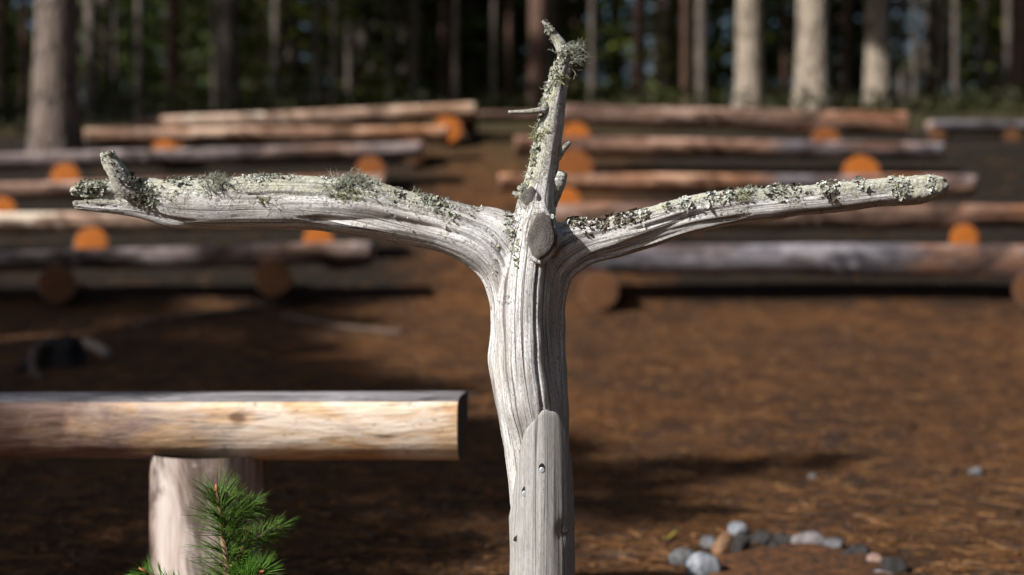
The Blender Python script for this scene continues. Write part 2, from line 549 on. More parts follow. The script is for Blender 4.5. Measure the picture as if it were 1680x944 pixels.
co = np.empty(nV * 3, np.float32); me1.vertices.foreach_get('co', co); co = co.reshape(-1, 3)
no = np.empty(nV * 3, np.float32); me1.vertices.foreach_get('normal', no); no = no.reshape(-1, 3)
quads = np.array([tuple(p.vertices) for p in me1.polygons])

best = np.full(nV, 1e9); gr = np.zeros((nV, 3)); which = np.zeros(nV, int); GT = np.zeros((6, nV, 3), np.float32)
for ti, k in enumerate(('A', 'A1', 'A2', 'B', 'C', 'D')):
    P = np.array([p[:3] for p in TUBES[k]]); rr = np.array([p[3] for p in TUBES[k]])
    T = np.gradient(P, axis=0); T /= np.linalg.norm(T, axis=1)[:, None]
    s = np.concatenate([[0], np.cumsum(np.linalg.norm(np.diff(P, axis=0), axis=1))])
    for a in range(0, nV, 20000):
        c = co[a:a + 20000]
        d = np.linalg.norm(c[:, None, :] - P[None], axis=2) - rr[None]
        i = d.argmin(1); dm = d[np.arange(len(c)), i]
        dv = c - P[i]; t = T[i]
        al = (dv * t).sum(1)
        dv = dv - al[:, None] * t
        dm = np.sqrt((dv * dv).sum(1) + np.maximum(0, np.abs(al) - .0045) ** 2) - rr[i]
        N1 = np.cross(t, np.array([0, 1, 0]))
        N1 /= np.linalg.norm(N1, axis=1)[:, None] + 1e-9
        x = (dv * N1).sum(1); y = dv[:, 1]
        L = np.sqrt(x * x + y * y) + 1e-6
        g = np.stack([x / L * .04 + ti * .37, y / L * .04, s[i] + al + ti * 1.7], 1)
        GT[ti, a:a + 20000] = g
        better = dm < best[a:a + 20000]
        best[a:a + 20000] = np.where(better, dm, best[a:a + 20000])
        gr[a:a + 20000][better] = g[better]
        which[a:a + 20000][better] = ti
# back-projected photo pixel of every vertex (only used to say where lichen grows on the wood)
pxx = 840 + co[:, 0] / co[:, 1] * FP
lich = np.clip(no[:, 2] * .9 + .15, 0, 1)
zz = co[:, 2]
arm = np.clip((np.abs(co[:, 0] - .03) - .05) / .1, 0, 1)
spire = np.clip((zz - at(0, 360, D0).z) / .08, 0, 1)
lich = np.clip(np.clip(lich * 1.5 - .45, 0, 1) * arm * .7 + spire * .62 * np.clip(.7 - no[:, 0], .3, 1) + .25 * np.clip((zz - at(0, 560, D0).z) / .15, 0, 1) * np.clip(-no[:, 0] + .3, 0, 1), 0, 1)
lich = np.clip(lich + .8 * np.clip((co[:, 0] - at(1450, 300, D0).x) / .08, 0, 1) + .35 * (which == 5) * np.clip((zz - at(0, 300, D0).z) / .03, 0, 1), 0, 1)
# ridges, flutes and cracks that follow the grain
disp = np.zeros(nV)
for i in range(nV):
    g = gr[i]
    big = noise.noise(Vector((g[0] * 34, g[1] * 34, g[2] * 1.8)))
    mid = noise.noise(Vector((g[0] * 150 + 9, g[1] * 150, g[2] * 5.0))) * (.6 + .8 * noise.noise(Vector((g[0] * 30, g[1] * 30, g[2] * 5 + 60))))
    fin = noise.noise(Vector((g[0] * 190 + 3, g[1] * 190, g[2] * 12.0)))
    ck = abs(noise.noise(Vector((g[0] * 34 + 40, g[1] * 34, g[2] * 1.1))))
    gate = noise.noise(Vector((g[0] * 40 + 80, g[1] * 40, g[2] * 4.0)))
    lump = noise.noise(Vector((co[i, 0] * 22, co[i, 1] * 22, co[i, 2] * 22)))
    d = .0030 * big + .0008 * mid + .0005 * fin + .0022 * lump
    if gate > -.02: d -= .0075 * min(1, (gate + .02) / .12) * max(0, 1 - ck / .10)
    disp[i] = d + .0016 * lich[i] * noise.noise(Vector((co[i, 0] * 160, co[i, 1] * 160, co[i, 2] * 160)))
ed = np.concatenate([quads[:, [0, 1]], quads[:, [1, 2]], quads[:, [2, 3]], quads[:, [3, 0]]])
seam = np.zeros(nV, bool)
for _ in range(4):
    df = which[ed[:, 0]] != which[ed[:, 1]]
    if _ == 0:
        seam[ed[df].ravel()] = True
    else:
        hit = seam[ed[:, 0]] | seam[ed[:, 1]]; seam[ed[hit].ravel()] = True
for _ in range(12):
    acc = np.zeros(nV); cn = np.zeros(nV)
    np.add.at(acc, ed[:, 0], disp[ed[:, 1]]); np.add.at(cn, ed[:, 0], 1)
    sm = .5 * disp + .5 * acc / np.maximum(cn, 1)
    disp = np.where(seam, sm, disp) if _ else sm
kc = np.array(at(888, 386, D0 - .066))
disp *= np.clip((np.linalg.norm(co - kc, axis=1) - .03) / .03, 0, 1)
tipx = np.clip((.003 + .012 * (zz < 9)) / .012, 0, 1)
thin = np.clip((at(0, 33, D0).z - zz) / .09, .15, 1)
co2 = co + no * (disp * thin)[:, None]

SN = thing('wooden_cross', 'pale weathered dead-wood cross with two lichen-grown arms and a crooked pointed top', 'cross', (at(886, 900, D0).x, D0, 0.0))
org = np.array(SN.location)

fc = co[quads].mean(1)
zA = at(0, 470, D0).z
xl, xr = at(790, 400, D0).x, at(955, 400, D0).x
zs = at(0, 345, D0).z
fid = np.zeros(len(quads), int)
fid[(fc[:, 0] < xl)] = 1
fid[(fc[:, 0] > xr)] = 2
fid[(fc[:, 2] > zs) & (fc[:, 0] > xl) & (fc[:, 0] < xr)] = 3
fw = which[quads].max(1)
fid[(fw == 5) & (fc[:, 2] > at(0, 296, D0).z) & (fc[:, 0] < at(260, 0, D0).x)] = 4


def sub_mesh(name, fsel, label=None):
    q = quads[fsel]
    u, inv = np.unique(q, return_inverse=True)
    inv = inv.reshape(q.shape)
    me = bpy.data.meshes.new(name)
    me.from_pydata((co2[u] - org).tolist(), [], inv.tolist())
    me.polygons.foreach_set('use_smooth', [True] * len(me.polygons))
    ft = np.repeat(which[q[:, 0]], 4)
    a = me.attributes.new('grain', 'FLOAT_VECTOR', 'CORNER'); a.data.foreach_set('vector', GT[ft, q.ravel()].ravel())
    a = me.attributes.new('lichen', 'FLOAT', 'POINT'); a.data.foreach_set('value', lich[u].astype(np.float32))
    me.materials.append(M_SNAG)
    o = bpy.data.objects.new(name, me)
    COL.objects.link(o); o.parent = SN
    if label: o['label'] = label
    return o


sub_mesh('trunk', fid == 0)
armL = sub_mesh('arm', fid == 1, 'thick straight arm with a split end and an upright stub')
armR = sub_mesh('arm', fid == 2, 'slender arm rising to a rounded lichen-covered tip')
spire_o = sub_mesh('top_branch', fid == 3)
stub_o = sub_mesh('branch_stub', fid == 4, 'short upright stub grey with lichen')
if len(stub_o.data.polygons) == 0: bpy.data.objects.remove(stub_o)


def snag_part(name, v, f, m, parent=SN, smooth=True, label=None, fmat=None):
    o = mesh_obj(name, v, f, m, parent, origin=SN.location, smooth=smooth, fmat=fmat)
    if label: o['label'] = label
    return o


# lower post with an arched scarf joint, standing proud of the snag
n, mrow = 120, 260
ax0, ax1 = at(887, 1230, D0 - .003), at(892, 668, D0 - .003)
V, F, G = [], [], []
for j in range(n):
    th = 2 * math.pi * j / n           # 0 = towards the camera
    a = th if th < math.pi else th - 2 * math.pi
    pz = 669 + 62 * (abs(a) / 1.05) ** 2.7 + (22 if a < 0 else 0) * min(1, abs(a))
    pz += 5 * noise.noise(Vector((a * 3, 3.3, 0))) + 1.5 * noise.noise(Vector((a * 17, 1.3, 0)))
    pz = min(pz, 880)
    ztop = at(890, pz, D0).z
    for i in range(mrow + 3):
        if i <= mrow:
            q = i / mrow
            z = -.12 + (ztop + .12) * q
            rad = 1.0
            if i == mrow: rad = .965
            elif i == mrow - 1: rad = .985
            elif i == mrow - 2: rad = .995
        else:
            z = ztop + .001 - (.002 if i == mrow + 2 else 0); rad = .93 if i == mrow + 1 else .75
        tt = (z - ax0.z) / (ax1.z - ax0.z)
        c = ax0.lerp(ax1, tt)
        r0 = (56 - 8 * max(0, min(1, tt))**1.4) * K0
        w = noise.noise(Vector((math.sin(a) * 2.2, math.cos(a) * 2.2, z * 2))) * .0016 + noise.noise(Vector((math.sin(a) * 30, math.cos(a) * 30, z * 5))) * .0006
        for (cx_, wd, dp, z0, z1) in ((.14, .016, .0020, -9, .50), (-.38, .012, .0010, -9, .42), (.60, .014, .0016, -9, .55)):
            aa = a - cx_ - .04 * noise.noise(Vector((z * 3, cx_ * 9, 0)))
            if z0 < z < z1: w -= dp * max(0, 1 - abs(aa) / wd)
        for (kx, ky, amp, sg) in ((925, 862, -.004, .010), (850, 877, .003, .012), (829, 845, .006, .012)):
            kp = at(kx, ky, D0)
            dx = c.x + math.sin(a) * r0 - kp.x; dz = z - kp.z
            if math.cos(a) > -.1: w += amp * math.exp(-(dx * dx + dz * dz * .5) / (sg * sg))
        rr = r0 * rad + w
        V.append(Vector((c.x + math.sin(a) * rr, c.y - math.cos(a) * rr, z)))
        G.append((math.sin(a) * .045 + 3, -math.cos(a) * .045, z))
mm = mrow + 3
for j in range(n):
    j2 = (j + 1) % n
    for i in range(mm - 1):
        F.append((j * mm + i, j2 * mm + i, j2 * mm + i + 1, j * mm + i + 1))
F.append(tuple(j * mm + mm - 1 for j in range(n)))
po = snag_part('post', V, F, M_POST, label='smooth planed grey post with an arched upper end')
at_ = po.data.attributes.new('grain', 'FLOAT_VECTOR', 'POINT')
at_.data.foreach_set('vector', np.array(G, np.float32).ravel())


def disc(c, rx, rz, ny, dome, n=24, rings=6, nrm=Vector((0, -1, 0)), wob=.05, seed=0):
    """a shallow domed cap in the XZ plane facing the camera side"""
    V, F = [Vector(c) + nrm * dome], []
    for i in range(1, rings + 1):
        q = i / rings
        for j in range(n):
            th = 2 * math.pi * j / n
            k = 1 + wob * noise.noise(Vector((math.cos(th) * 1.2 + seed, math.sin(th) * 1.2, seed))) + wob * .35 * noise.noise(Vector((math.cos(th) * 4 + seed, math.sin(th) * 4, seed)))
            p = Vector((math.cos(th) * rx * q * k, 0, math.sin(th) * rz * q * k))
            V.append(Vector(c) + p + nrm * (dome * (1 - q * q)) - nrm * (ny if i == rings else 0))
    for j in range(n):
        F.append((0, 1 + (j + 1) % n, 1 + j))
    for i in range(rings - 1):
        a, b = 1 + i * n, 1 + (i + 1) * n
        for j in range(n):
            F.append((a + j, a + (j + 1) % n, b + (j + 1) % n, b + j))
    return V, F


# sawn knots (cut faces of two branch stubs)
for (px, py, rx, rz, yo) in ((888, 386, 24, 43, -.0665), (867, 324, 14, 18, -.0345)):
    c = at(px, py, D0 + yo)
    v, f = disc((0, 0, 0), rx * K0, rz * K0, .012, .003, wob=.30, seed=px * .1)
    me = bpy.data.meshes.new('sawn_knot'); me.from_pydata([tuple(q) for q in v], [], f); me.materials.append(M_KNOT)
    me.polygons.foreach_set('use_smooth', [True] * len(me.polygons))
    o = bpy.data.objects.new('sawn_knot', me); COL.objects.link(o); o.parent = SN
    o.location = c - SN.location
    o.rotation_euler = (R(3), R(7), 0)

# screws in short sunken holes, and two small dark knots
M_STEEL = mat_simple('zinc_screw', (.42, .44, .48), (.62, .64, .68), 500, .5, .0004, .6)
M_HOLE = mat_simple('dark_hole', (.012, .009, .008), (.03, .022, .018), 200)


def post_front(px, py):
    p = at(px, py, D0)
    tt = (p.z - ax0.z) / (ax1.z - ax0.z); c = ax0.lerp(ax1, tt)
    r0 = (56 - 8 * max(0, min(1, tt))**1.4) * K0
    dx = p.x - c.x
    return Vector((p.x, c.y - math.sqrt(max(1e-8, r0 * r0 - dx * dx)), p.z)), Vector((dx / r0, -math.sqrt(max(0, 1 - (dx / r0) ** 2)), 0))


for (px, py) in ((888, 764), (861, 803)):
    p, nn = post_front(px, py)
    v, f = disc(p + nn * .0005 + Vector((0, 0, .0028)), .0054, .0085, .003, .0003, seed=px, nrm=nn)
    snag_part('screw_hole', v, f, M_HOLE)
    v, f = disc(p + nn * .0009, .0046, .0050, .003, .0005, seed=px, wob=.02, nrm=nn)
    snag_part('screw', v, f, M_STEEL)
for (px, py, a, b) in ((925, 862, .0052, .0065), (850, 877, .0068, .0055)):
    p, nn = post_front(px, py)
    v, f = disc(p + nn * .0012, a, b, .004, .001, seed=py, wob=.5, nrm=nn)
    snag_part('knot', v, f, M_HOLE)

# thin twigs of the top branch
def twig(pts, n=10):
    w = snag_tube(pts)
    return tube([(Vector(p[:3]), p[3] * (1 + .18 * noise.noise(Vector(p[:3]) * 120))) for p in w], n, True, .25)


for pts in ([(898, 180, 7, -.012), (880, 182, 5.2, -.02), (860, 184, 4, -.024), (834, 184, 2.6, -.026)],
            [(912, 258, 8, .0), (922, 246, 6, -.008), (936, 233, 2.4, -.012)],
            [(868, 318, 6, -.01), (852, 320, 4, -.018), (841, 316, 3, -.02)],
            [(900, 335, 14, .0), (909, 312, 15, -.004), (917, 296, 12, -.010), (923, 283, 8, -.014)]):
    v, f = twig(pts)
    o = snag_part('twig', v, f, M_SNAG)
    a = o.data.attributes.new('grain', 'FLOAT_VECTOR', 'POINT')
    a.data.foreach_set('vector', np.array([(q.y * 1.0, q.z, q.x) for q in v], np.float32).ravel())
    a = o.data.attributes.new('lichen', 'FLOAT', 'POINT'); a.data.foreach_set('value', np.full(len(v), .45, np.float32))

# ------------------------------------------------------------------ lichen on the cross
from mathutils.bvhtree import BVHTree
bvh = BVHTree.FromPolygons([tuple(q) for q in co2], quads.tolist())


def surf(px, py):
    """point and normal of the wood seen at photo pixel"""
    o = Vector((0, 0, EYE)); d = Vector(ray(px, py)).normalized()
    h = bvh.ray_cast(o, d)
    if h[0] is None:
        p = at(px, py, D0)
        h = bvh.find_nearest(p)
    return h[0], h[1]


def strand(p, d, L, r, rg, curl=.9, depth=0):
    pts = []
    q = Vector(p); dd = Vector(d).normalized()
    k = 5
    for i in range(k + 1):
        pts.append((q.copy(), max(.00016, r * (1 - .75 * i / k))))
        dd = (dd + Vector((rg.uniform(-1, 1), rg.uniform(-1, 1), rg.uniform(-1, 1))) * curl * .55).normalized()
        q = q + dd * (L / k)
    res = [tube(pts, 4, False)]
    if depth < 1:
        for b in range(rg.randint(1, 3)):
            i = rg.randint(1, k - 1)
            e = (dd + Vector((rg.uniform(-1, 1), rg.uniform(-1, 1), rg.uniform(-1, 1))) * 1.1).normalized()
            res += strand(pts[i][0], e, L * .5, r * .7, rg, curl, depth + 1)
    return res


def tuft(px, py, wpx, hpx, n, mat, seed, up=.5, parent=SN, rr=.0007, curl=.9):
    rg = random.Random(seed)
    n = int(n * .8); hpx *= .82
    P = []
    for i in range(n):
        x = px + rg.gauss(0, wpx * .33); y = py + rg.gauss(0, hpx * .28)
        p, nn = surf(x, y)
        p = p - nn * .001
        out = (nn + Vector((rg.gauss(0, .6), rg.gauss(0, .5) - .25, rg.gauss(0, .5) + up))).normalized()
        P += strand(p, out, rg.uniform(.35, 1) * hpx * .62 * K0, rr * rg.uniform(.7, 1.4), rg, curl)
    v, f = join(P)
    return tag(snag_part('lichen_tuft', v, f, mat, parent), kind='stuff')


def crust(pts, wob, n, mats, seed, size=.0042):
    size *= .72; n = int(n * .85)
    """leafy lichen lobes scattered along a line of photo pixels on the wood"""
    rg = random.Random(seed)
    V, F, FM = [], [], []
    for i in range(n):
        t = rg.random() * (len(pts) - 1); a = int(t); t -= a
        x = pts[a][0] + (pts[a + 1][0] - pts[a][0]) * t; y = pts[a][1] + (pts[a + 1][1] - pts[a][1]) * t
        # clumps
        if noise.noise(Vector((x * .045, seed, y * .06))) < rg.uniform(.02, .36): continue
        x += rg.gauss(0, 3); y += rg.gauss(0, wob)
        p, nn = surf(x, y)
        t1 = nn.orthogonal().normalized(); t1.rotate(Matrix.Rotation(rg.uniform(0, 6.28), 3, nn)); t2 = nn.cross(t1)
        s = size * rg.uniform(.35, 1.0) * (1.9 if rg.random() < .12 else 1)
        tilt = rg.uniform(.1, 1.1)
        c = p + nn * rg.uniform(-.0005, .0030)
        o = len(V); k = 7
        V.append(c)
        for j in range(k):
            th = 2 * math.pi * j / k
            rr = s * rg.uniform(.55, 1.2)
            V.append(c + t1 * (math.cos(th) * rr) + t2 * (math.sin(th) * rr) + nn * (math.sin(th) * rr * tilt + rg.uniform(-.2, .5) * s))
        mi = 0 if rg.random() < .5 else rg.randrange(len(mats))
        for j in range(k):
            F.append((o, o + 1 + j, o + 1 + (j + 1) % k)); FM.append(mi)
    return tag(snag_part('lichen_crust', V, F, mats, smooth=False, fmat=FM), kind='stuff')


crust([(125, 312), (165, 305), (230, 296), (300, 296), (340, 298)], 7, 1500, [M_LICH, M_LICH_D, M_LICH_W], 1)
crust([(195, 318), (240, 322), (262, 328)], 8, 500, [M_LICH, M_LICH_D], 2)
crust([(176, 252), (184, 270), (200, 292), (216, 306)], 7, 260, [M_LICH, M_LICH_D, M_LICH_W], 3, .0032)
crust([(340, 294), (430, 291), (520, 290), (600, 292)], 3.5, 700, [M_LICH_W, M_LICH, M_LICH_D], 4, .0036)
crust([(540, 296), (580, 306), (640, 314), (700, 326), (740, 338)], 6, 1100, [M_LICH, M_LICH_D, M_LICH_W], 5)
crust([(640, 340), (720, 365), (780, 390), (815, 420)], 20, 500, [M_LICH_W, M_LICH, M_LICH_Y], 6, .0026)
crust([(740, 345), (800, 350), (840, 372), (850, 420)], 14, 700, [M_LICH, M_LICH_W, M_LICH_Y], 7, .003)
crust([(846, 345), (862, 310), (876, 260), (882, 215), (893, 165), (905, 130), (915, 100)], 6, 1600, [M_LICH, M_LICH_Y, M_LICH_D, M_LICH_W], 8, .0034)
crust([(893, 165), (908, 120), (925, 92), (920, 75), (905, 55), (892, 38)], 5, 800, [M_LICH, M_LICH_W, M_LICH_D], 9, .0032)
crust([(925, 362), (960, 368), (1010, 364), (1040, 356)], 7, 1300, [M_LICH_D, M_LICH, M_LICH_W], 10, .0045)
crust([(928, 361), (975, 364), (1030, 358)], 5, 1500, [M_LICH_D, M_LICH, M_LICH_W], 61, .0042)
crust([(1040, 354), (1120, 336), (1200, 319), (1300, 307), (1400, 300)], 4, 1300, [M_LICH_D, M_LICH_W, M_LICH], 62, .0034)
crust([(200, 300), (300, 294), (420, 289), (560, 291)], 3, 700, [M_LICH_D, M_LICH, M_LICH_W], 63, .003)
crust([(1040, 356), (1090, 344), (1140, 332), (1200, 320)], 6, 1100, [M_LICH_W, M_LICH_D, M_LICH], 11, .0042)
crust([(1190, 322), (1260, 312), (1310, 306), (1350, 303)], 7, 900, [M_LICH, M_LICH_W, M_LICH_D], 12, .0042)
crust([(1350, 304), (1380, 300), (1420, 302)], 6, 600, [M_LICH_W, M_LICH, M_LICH_D], 13, .0048)
crust([(1425, 300), (1445, 296), (1468, 297)], 5, 320, [M_LICH_D, M_LICH_W], 14, .0045)
crust([(1325, 315), (1350, 318), (1372, 322)], 6, 220, [M_LICH_D, M_LICH], 15, .0038)
crust([(1460, 305), (1500, 308), (1545, 300)], 10, 1100, [M_LICH_W, M_LICH, M_LICH_Y], 16, .0026)
crust([(1150, 350), (1260, 332), (1400, 320)], 10, 600, [M_LICH_W, M_LICH], 17, .0024)
crust([(900, 355), (925, 372), (935, 400)], 8, 260, [M_LICH_W, M_LICH], 18, .003)
crust([(826, 838), (828, 850), (830, 862)], 3, 120, [M_LICH_Y, M_LICH_D], 19, .003)

for a in ((357, 306, 46, 40, 110, M_LICH, 31, .6), (352, 296, 40, 34, 70, M_LICH, 32, 1.0), (430, 292, 26, 24, 34, M_LICH, 33, 1.1),
          (462, 289, 14, 14, 14, M_LICH, 34, 1.0), (433, 325, 22, 18, 60, M_LICH_Y, 35, .1), (578, 303, 62, 44, 170, M_LICH, 36, .9),
          (572, 320, 50, 30, 80, M_LICH_Y, 37, .1), (602, 296, 26, 30, 40, M_LICH_W, 38, 1.2), (684, 316, 18, 26, 12, M_LICH, 39, 1.2),
          (700, 325, 16, 14, 20, M_LICH, 40, .9), (240, 318, 60, 30, 110, M_LICH, 41, .3), (150, 306, 40, 18, 60, M_LICH_Y, 42, .7),
          (178, 252, 20, 20, 40, M_LICH, 43, .5), (936, 88, 26, 34, 120, M_LICH, 44, .2), (917, 128, 20, 24, 60, M_LICH_Y, 46, .2),
          (880, 222, 16, 26, 80, M_LICH_Y, 47, .0), (898, 214, 12, 16, 30, M_LICH_Y, 48, .1), (872, 245, 14, 18, 30, M_LICH, 49, .2),
          (890, 172, 12, 20, 30, M_LICH, 50, .2), (862, 292, 12, 24, 26, M_LICH, 51, .2), (855, 320, 12, 18, 24, M_LICH_Y, 52, .2),
          (1222, 324, 26, 22, 60, M_LICH_Y, 53, .2), (1236, 312, 34, 22, 36, M_LICH, 54, 1.1), (1276, 306, 18, 26, 16, M_LICH, 55, 1.2),
          (1195, 318, 26, 14, 30, M_LICH, 56, .8), (1100, 342, 30, 14, 26, M_LICH, 57, .7), (900, 140, 12, 20, 30, M_LICH, 58, .3),
          (1380, 299, 30, 14, 26, M_LICH_W, 59, .9), (905, 58, 10, 14, 16, M_LICH, 60, .1)):
    tuft(*a)
# the beard that hangs out to the right of the top
rg = random.Random(77)
P = []
for i in range(70):
    p, nn = surf(936 + rg.gauss(0, 5), 88 + rg.gauss(0, 9))
    P += strand(p, Vector((1.0, rg.gauss(-.2, .5), rg.gauss(-.05, .45))), rg.uniform(14, 36) * K0, .0008, rg, .75)
v, f = join(P)
tag(snag_part('lichen_tuft', v, f, M_LICH), kind='stuff')

# ------------------------------------------------------------------ ground sheet
xs = np.concatenate([-np.geomspace(300, 9, 22), np.linspace(-8.5, 8.5, 150), np.geomspace(9, 300, 22)])
ys = np.concatenate([np.linspace(-60, 0, 20), np.linspace(.4, 14, 150), np.geomspace(14.4, 300, 40)])
V = [(x, y, ground(x, y)) for y in ys for x in xs]
nx = len(xs)
F = [(j * nx + i, j * nx + i + 1, (j + 1) * nx + i + 1, (j + 1) * nx + i) for j in range(len(ys) - 1) for i in range(nx - 1)]
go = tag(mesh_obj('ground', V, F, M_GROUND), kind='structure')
shade_w = []  # mask for the painted shade under the bench rows, aisle kept clear
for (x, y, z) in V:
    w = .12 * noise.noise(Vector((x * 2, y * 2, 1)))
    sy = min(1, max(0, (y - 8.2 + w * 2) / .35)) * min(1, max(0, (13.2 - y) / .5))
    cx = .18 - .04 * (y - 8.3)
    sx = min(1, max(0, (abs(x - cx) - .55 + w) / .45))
    shade_w.append(sy * sx)
go.data.attributes.new('soil_shade', 'FLOAT', 'POINT').data.foreach_set('value', np.array(shade_w, np.float32))

# litter: needles, twigs, chips and cone scales lying about (nobody could count them)
M_CHIP1 = mat_simple('litter_brown', (.07, .031, .010), (.15, .067, .022), 9)
M_CHIP2 = mat_simple('litter_tan', (.14, .07, .026), (.25, .13, .054), 9)
M_CHIP3 = mat_simple('litter_dark', (.02, .014, .011), (.05, .03, .022), 9)
V, F, FM = [], [], []
rg = random.Random(5)
for i in range(26000):
    d = 3.0 + 9.3 * rg.random() ** 1.35
    x = rg.uniform(-.42, .42) * d
    z = ground(x, d) + .002
    a = rg.gauss(.35, .9); L = rg.choice([.008, .012, .016, .02, .03, .05, .07]) * rg.uniform(.6, 1.2)
    w = L * rg.uniform(.1, .4) if L < .014 else rg.uniform(.0012, .0028)
    c, s = math.cos(a), math.sin(a); h = w * .5
    o = len(V)
    for (p, q, r_) in ((-L, -w, 0), (L, -w * .6, 0), (L, w * .6, 0), (-L, w, 0), (-L * .6, 0, h), (L * .6, 0, h * 1.2)):
        V.append((x + p * c - q * s, d + p * s + q * c, z + r_ + rg.uniform(0, .003)))
    F += [(o, o + 1, o + 5, o + 4), (o + 3, o + 4, o + 5, o + 2), (o, o + 4, o + 3), (o + 1, o + 2, o + 5)]
    FM += [rg.choices([0, 1, 2], [.58, .15, .27])[0]] * 4
tag(mesh_obj('needle_litter', V, F, [M_CHIP1, M_CHIP2, M_CHIP3], smooth=False, fmat=FM), 'brown needles and bark chips strewn over the ground', 'litter', kind='stuff')

# ------------------------------------------------------------------ log benches
def dlog(p0, p1, w, t0, t1, seed, n=30, m=70, sag=.0, rough=1.0, ex=.72, ez=.85, endskew=.0):
    """half log with a flat top along p0->p1 (top front edge line), lying along X"""
    V, F = [], []
    ax = (p1 - p0)
    for i in range(m + 1):
        q = i / m
        c = p0 + ax * q
        th = t0 + (t1 - t0) * q
        th *= 1 + .06 * rough * noise.noise(Vector((q * ax.length * 1.1, seed, 0)))
        wob = Vector((0, .012 * rough * noise.noise(Vector((q * ax.length * .8, seed, 5))), -.008 * rough * abs(noise.noise(Vector((q * ax.length * .7, seed, 9)))) - sag * 4 * q * (1 - q)))
        # D section: flat top from front edge to back edge, then round underside
        rr = th * .55
        for j in range(n):
            if j < 6:          # top, from back to front
                y = w * (1 - j / 5.0); z = 0.0
                if j in (0, 5): z = -.006
            else:
                a = math.pi * (j - 5.4) / (n - 5.4 + .6 - .6)
                ca, sa = math.cos(a), math.sin(a)
                y = w / 2 - math.copysign(abs(ca) ** ex, ca) * (w / 2 + .008)
                z = -.012 - (th - .012) * abs(sa) ** ez
                k = 1 + .05 * rough * noise.noise(Vector((q * ax.length * 3.5, math.cos(a) * 1.5, seed + math.sin(a))))
                z *= k
            V.append(c + wob + Vector((endskew * (y / w + z * 1.5) if i >= m - 1 else 0, y, z)))
    for i in range(m):
        for j in range(n):
            j2 = (j + 1) % n
            F.append((i * n + j, i * n + j2, (i + 1) * n + j2, (i + 1) * n + j))
    FM = [0] * len(F)
    F.append(tuple(range(n - 1, -1, -1))); F.append(tuple(m * n + j for j in range(n)))
    FM += [1, 1]
    return V, F, FM


def lying_support(c, r, length, seed, mat_side, mat_end, root):
    """short round log lying along Y, front sawn end towards the camera"""
    n = 36
    path_r = lambda a, q: r * (1 + .05 * noise.noise(Vector((math.cos(a) * 1.2, math.sin(a) * 1.2, seed + q))))
    V, F = [], []
    m = 6
    skew = c.x / c.y * 1.15
    for i in range(m + 1):
        for j in range(n):
            a = 2 * math.pi * j / n
            rr = path_r(a, i * .15)
            V.append(Vector((c.x + math.cos(a) * rr + skew * length * i / m, c.y + length * i / m, c.z + math.sin(a) * rr)))
    for i in range(m):
        for j in range(n):
            j2 = (j + 1) % n
            F.append((i * n + j, i * n + j2, (i + 1) * n + j2, (i + 1) * n + j))
    F.append(tuple(m * n + j for j in range(n)))
    F.append(tuple(range(n - 1, -1, -1)))
    sup = bpy.data.objects.new('support', None)
    me = bpy.data.meshes.new('support')
    me.from_pydata([tuple(v - c) for v in V], [], F); me.materials.append(mat_side)
    me.polygons.foreach_set('use_smooth', [len(p.vertices) == 4 for p in me.polygons])
    bpy.data.objects.remove(sup)
    sup = bpy.data.objects.new('support', me); COL.objects.link(sup)
    sup.parent = root; sup.location = c - Vector(root.location)
    V2, F2 = [Vector((0, -.006, 0))], []
    for k, (q, yo) in enumerate(((.5, -.006), (.93, -.004), (.985, .002))):
        for j in range(n):
            a = 2 * math.pi * j / n
            rr = path_r(a, 0) * q
            V2.append(Vector((math.cos(a) * rr, yo, math.sin(a) * rr)))
    for j in range(n): F2.append((0, 1 + j, 1 + (j + 1) % n))
    for k in range(2):
        for j in range(n):
            F2.append((1 + k * n + j, 1 + (k + 1) * n + j, 1 + (k + 1) * n + (j + 1) % n, 1 + k * n + (j + 1) % n))
    me = bpy.data.meshes.new('sawn_end'); me.from_pydata([tuple(v) for v in V2], [], F2); me.materials.append(mat_end)
    e = bpy.data.objects.new('sawn_end', me); COL.objects.link(e); e.parent = sup
    return sup


BG = 'log benches in rows up the slope'
